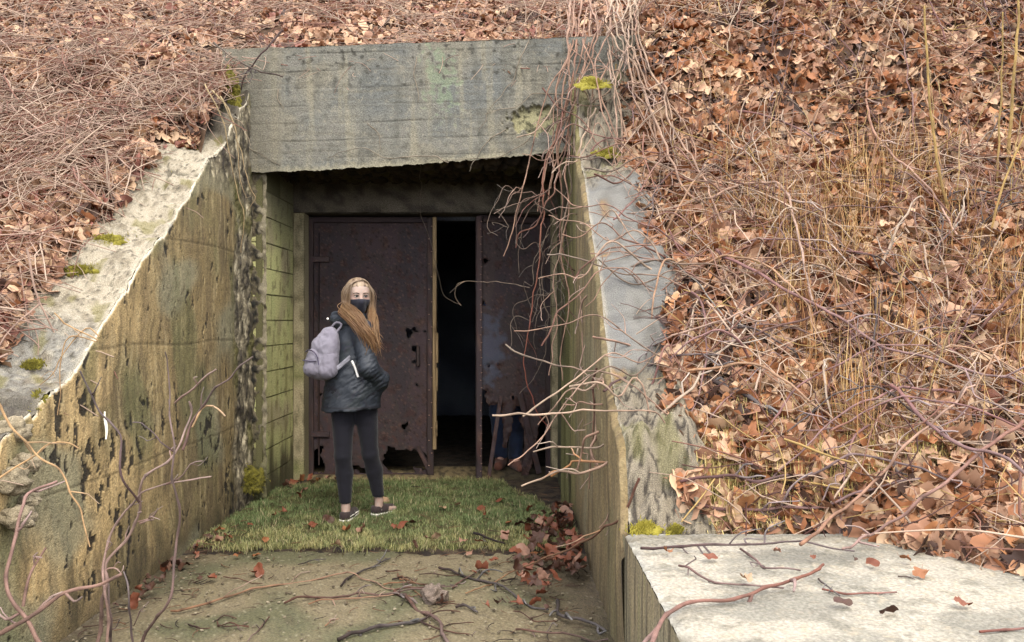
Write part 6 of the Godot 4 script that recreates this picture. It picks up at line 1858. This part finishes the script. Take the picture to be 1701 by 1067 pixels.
func build_hidden_person() -> void:
	# someone inside, seen through the rotted foot of the right door
	var at := V(-0.02, 0.03, 6.98)
	var w := thing("person", "person in blue jeans and brown shoes standing behind the rotted right door", "person", at)
	var skin := C(214, 170, 150, 0.6)
	var hipA := Vector3(-0.09, 0.92, 0); var knA := Vector3(-0.105, 0.50, 0.04); var anA := Vector3(-0.08, 0.09, -0.02)
	var hipB := Vector3(0.09, 0.92, 0); var knB := Vector3(0.07, 0.50, 0.07); var anB := Vector3(0.05, 0.09, 0.06)
	var arms := [[Vector3(-0.19, 1.43, 0), Vector3(-0.24, 1.14, 0.0)], [Vector3(-0.24, 1.14, 0.0), Vector3(-0.22, 0.90, 0.08)], [Vector3(0.19, 1.43, 0), Vector3(0.24, 1.14, 0.0)], [Vector3(0.24, 1.14, 0.0), Vector3(0.22, 0.90, 0.08)]]
	var bones := [[hipA, knA, 0.085, 0.06, 0.03], [knA, anA, 0.058, 0.035, 0.02], [hipB, knB, 0.085, 0.06, 0.03], [knB, anB, 0.058, 0.035, 0.02], [Vector3(0, 1.0, 0), Vector3(0, 1.35, 0), 0.13, 0.15, 0.05], [Vector3(-0.17, 1.44, 0), Vector3(0.17, 1.44, 0), 0.055, 0.055, 0.05], [Vector3(0, 1.42, 0), Vector3(0, 1.62, 0.01), 0.055, 0.055, 0.03], [Vector3(0, 1.66, 0.0), Vector3(0, 1.70, 0.01), 0.09, 0.095, 0.03], [Vector3(0, 1.60, 0.045), Vector3(0, 1.58, 0.06), 0.05, 0.035, 0.03], [Vector3(0, 1.65, 0.10), Vector3(0, 1.625, 0.115), 0.010, 0.014, 0.01], [anA, Vector3(-0.09, 0.03, 0.12), 0.035, 0.028, 0.02], [anB, Vector3(0.08, 0.03, 0.20), 0.035, 0.028, 0.02]]
	for a in arms: bones.append([a[0], a[1], 0.05, 0.04, 0.02])
	for s in [-1.0, 1.0]:
		var h := Vector3(0.22 * s, 0.89, 0.085)
		bones.append([h, h + Vector3(0, -0.07, 0.01), 0.03, 0.032, 0.01])
		for k in 4:
			var b := h + Vector3(0.0, -0.08, -0.02 + 0.018 * k)
			bones.append([b, b + Vector3(-0.008 * s, -0.07 - 0.01 * (1 if k == 1 or k == 2 else 0), 0.01), 0.0095, 0.008, 0.004])
		bones.append([h + Vector3(-0.01 * s, -0.02, 0.025), h + Vector3(-0.02 * s, -0.075, 0.05), 0.011, 0.009, 0.006])
	obj("body", field_mesh(bones, 0.014, func(p): cc = skin), M.skin, w)
	var blue := C(48, 62, 96, 0.36)
	obj("jeans", field_mesh([[hipA, knA, 0.10, 0.075, 0.03], [knA, anA, 0.075, 0.065, 0.02], [hipB, knB, 0.10, 0.075, 0.03], [knB, anB, 0.075, 0.065, 0.02], [Vector3(-0.06, 0.98, 0), Vector3(0.06, 0.98, 0), 0.12, 0.12, 0.04]], 0.012, func(p): cc = blue.lerp(C(34, 44, 70, 0.34), sst(-0.1, 0.4, n_mid.get_noise_3d(p.x * 7.0, p.y * 5.0, p.z * 7.0))), func(p): return maxf(0.08 - p.y, p.y - 1.06), func(p): return 0.008 * n_mid.get_noise_3d(p.x * 6.0, p.y * 18.0, p.z * 6.0)), M.cloth, w)
	var jb := [[Vector3(0, 0.98, 0), Vector3(0, 1.36, 0), 0.165, 0.175, 0.05], [Vector3(-0.17, 1.44, 0), Vector3(0.17, 1.44, 0), 0.075, 0.075, 0.05]]
	for a in arms: jb.append([a[0], a[1], 0.065, 0.052, 0.02])
	obj("jacket", field_mesh(jb, 0.014, func(p): cc = C(46, 56, 92, 0.5), func(p): return maxf(0.88 - p.y, p.y - 1.52), func(p): return 0.008 * n_mid.get_noise_3d(p.x * 6.0, p.y * 12.0, p.z * 6.0)), M.cloth, w)
	obj("hair", field_mesh([[Vector3(0, 1.70, -0.02), Vector3(0, 1.725, 0.0), 0.102, 0.10, 0.03], [Vector3(0, 1.64, -0.04), Vector3(0, 1.70, -0.03), 0.085, 0.09, 0.03]], 0.01, func(p): cc = C(70, 50, 40, 0.5), func(p): return (p.z - 0.05) - 2.0 * maxf(0.0, p.y - 1.735)), M.hair, w)
	for s in [-1.0, 1.0]: ball(w, "eye", Vector3(0.034 * s, 1.67, 0.090), Vector3(0.012, 0.007, 0.009), C(60, 50, 46, 0.5), M.skin)
	for q in [[anA, Vector3(-0.10, 0.03, 0.15)], [anB, Vector3(0.10, 0.03, 0.23)]]:
		var sh := obj("shoe", field_mesh([[q[0] + Vector3(0, -0.02, 0), q[0] + Vector3(0, -0.05, -0.01), 0.052, 0.05, 0.02], [q[0] + Vector3(0, -0.05, 0), q[1], 0.052, 0.042, 0.03]], 0.008, func(p): cc = C(140, 92, 76, 0.36), func(p): return 0.0 - p.y), M.cloth, w)

func _ready() -> void:
	rng.seed = 20210
	# camera, sky, sun, exposure
	var cam := Camera3D.new()
	cam.name = "Camera"
	cam.position = Vector3(0, EYE, 0)
	cam.fov = rad_to_deg(2.0 * atan(533.5 / FOC))
	cam.near = 0.05
	cam.far = 200.0
	cam.current = true
	add_child(cam)
	var env := Environment.new()
	env.background_mode = Environment.BG_SKY
	var sm := ProceduralSkyMaterial.new()
	sm.sky_top_color = Color(0.95, 0.95, 0.97)
	sm.sky_horizon_color = Color(0.90, 0.91, 0.92)
	sm.sky_curve = 0.2
	sm.ground_bottom_color = Color(0.30, 0.26, 0.22)
	sm.ground_horizon_color = Color(0.5, 0.48, 0.45)
	sm.sky_energy_multiplier = 1.0
	var sky := Sky.new()
	sky.sky_material = sm
	env.sky = sky
	env.tonemap_mode = Environment.TONE_MAPPER_LINEAR
	env.tonemap_exposure = 5.6
	env.sdfgi_enabled = true
	env.ssao_enabled = true
	env.ssil_enabled = true
	var we := WorldEnvironment.new()
	we.name = "WorldEnvironment"
	we.environment = env
	add_child(we)
	sun = DirectionalLight3D.new()
	sun.name = "sun"
	sun.light_energy = 0.32
	sun.light_color = Color(1.0, 0.97, 0.92)
	sun.light_angular_distance = 30.0
	sun.shadow_enabled = true
	sun.rotation_degrees = Vector3(-52, 22, 0)
	add_child(sun)

	make_materials()
	M.rivet = M.rust.duplicate()
	M.rivet.albedo_color = Color(0.5, 0.4, 0.36)
	build_ground()
	build_left_wall()
	build_right_wall()
	build_lintel()
	build_doorway()
	for k in [[0, 1], [0, 5], [1, 9], [1, 13], [2, 21], [2, 33], [0, 44], [1, 52]]: leaf_kinds.append(leaf_mesh(k[0], k[1]))
	for k in [[3, 0.5, 0.0045], [7, 1.2, 0.0045], [12, 2.2, 0.005], [19, 0.9, 0.008]]: stalks.append(stalk_mesh(k[0], k[1], k[2] * 1.15))
	build_grass()
	bank_litter(-1, "leaf_litter", "pinkish brown dead leaves and stalks covering the left bank", -7.0, -2.05, 2.7, 5.75, 21000, 3800)
	bank_litter(-1, "leaf_litter", "dead leaves and pale stalks on the crest above the lintel", -7.0, 1.1, 5.7, 9.5, 19000, 6400)
	bank_litter(1, "leaf_litter", "tan and russet dead leaves covering the right bank", 0.6, 6.5, 2.0, 5.9, 26000, 2700)
	bank_litter(1, "leaf_litter", "tan and russet dead leaves on the upper right bank", 1.0, 7.5, 5.7, 9.5, 20000, 2000)
	build_woman()
	build_hidden_person()
	build_vines()
	build_bush()
	build_stalks()
	build_sticks()
	build_leaves_loose()
	build_moss()
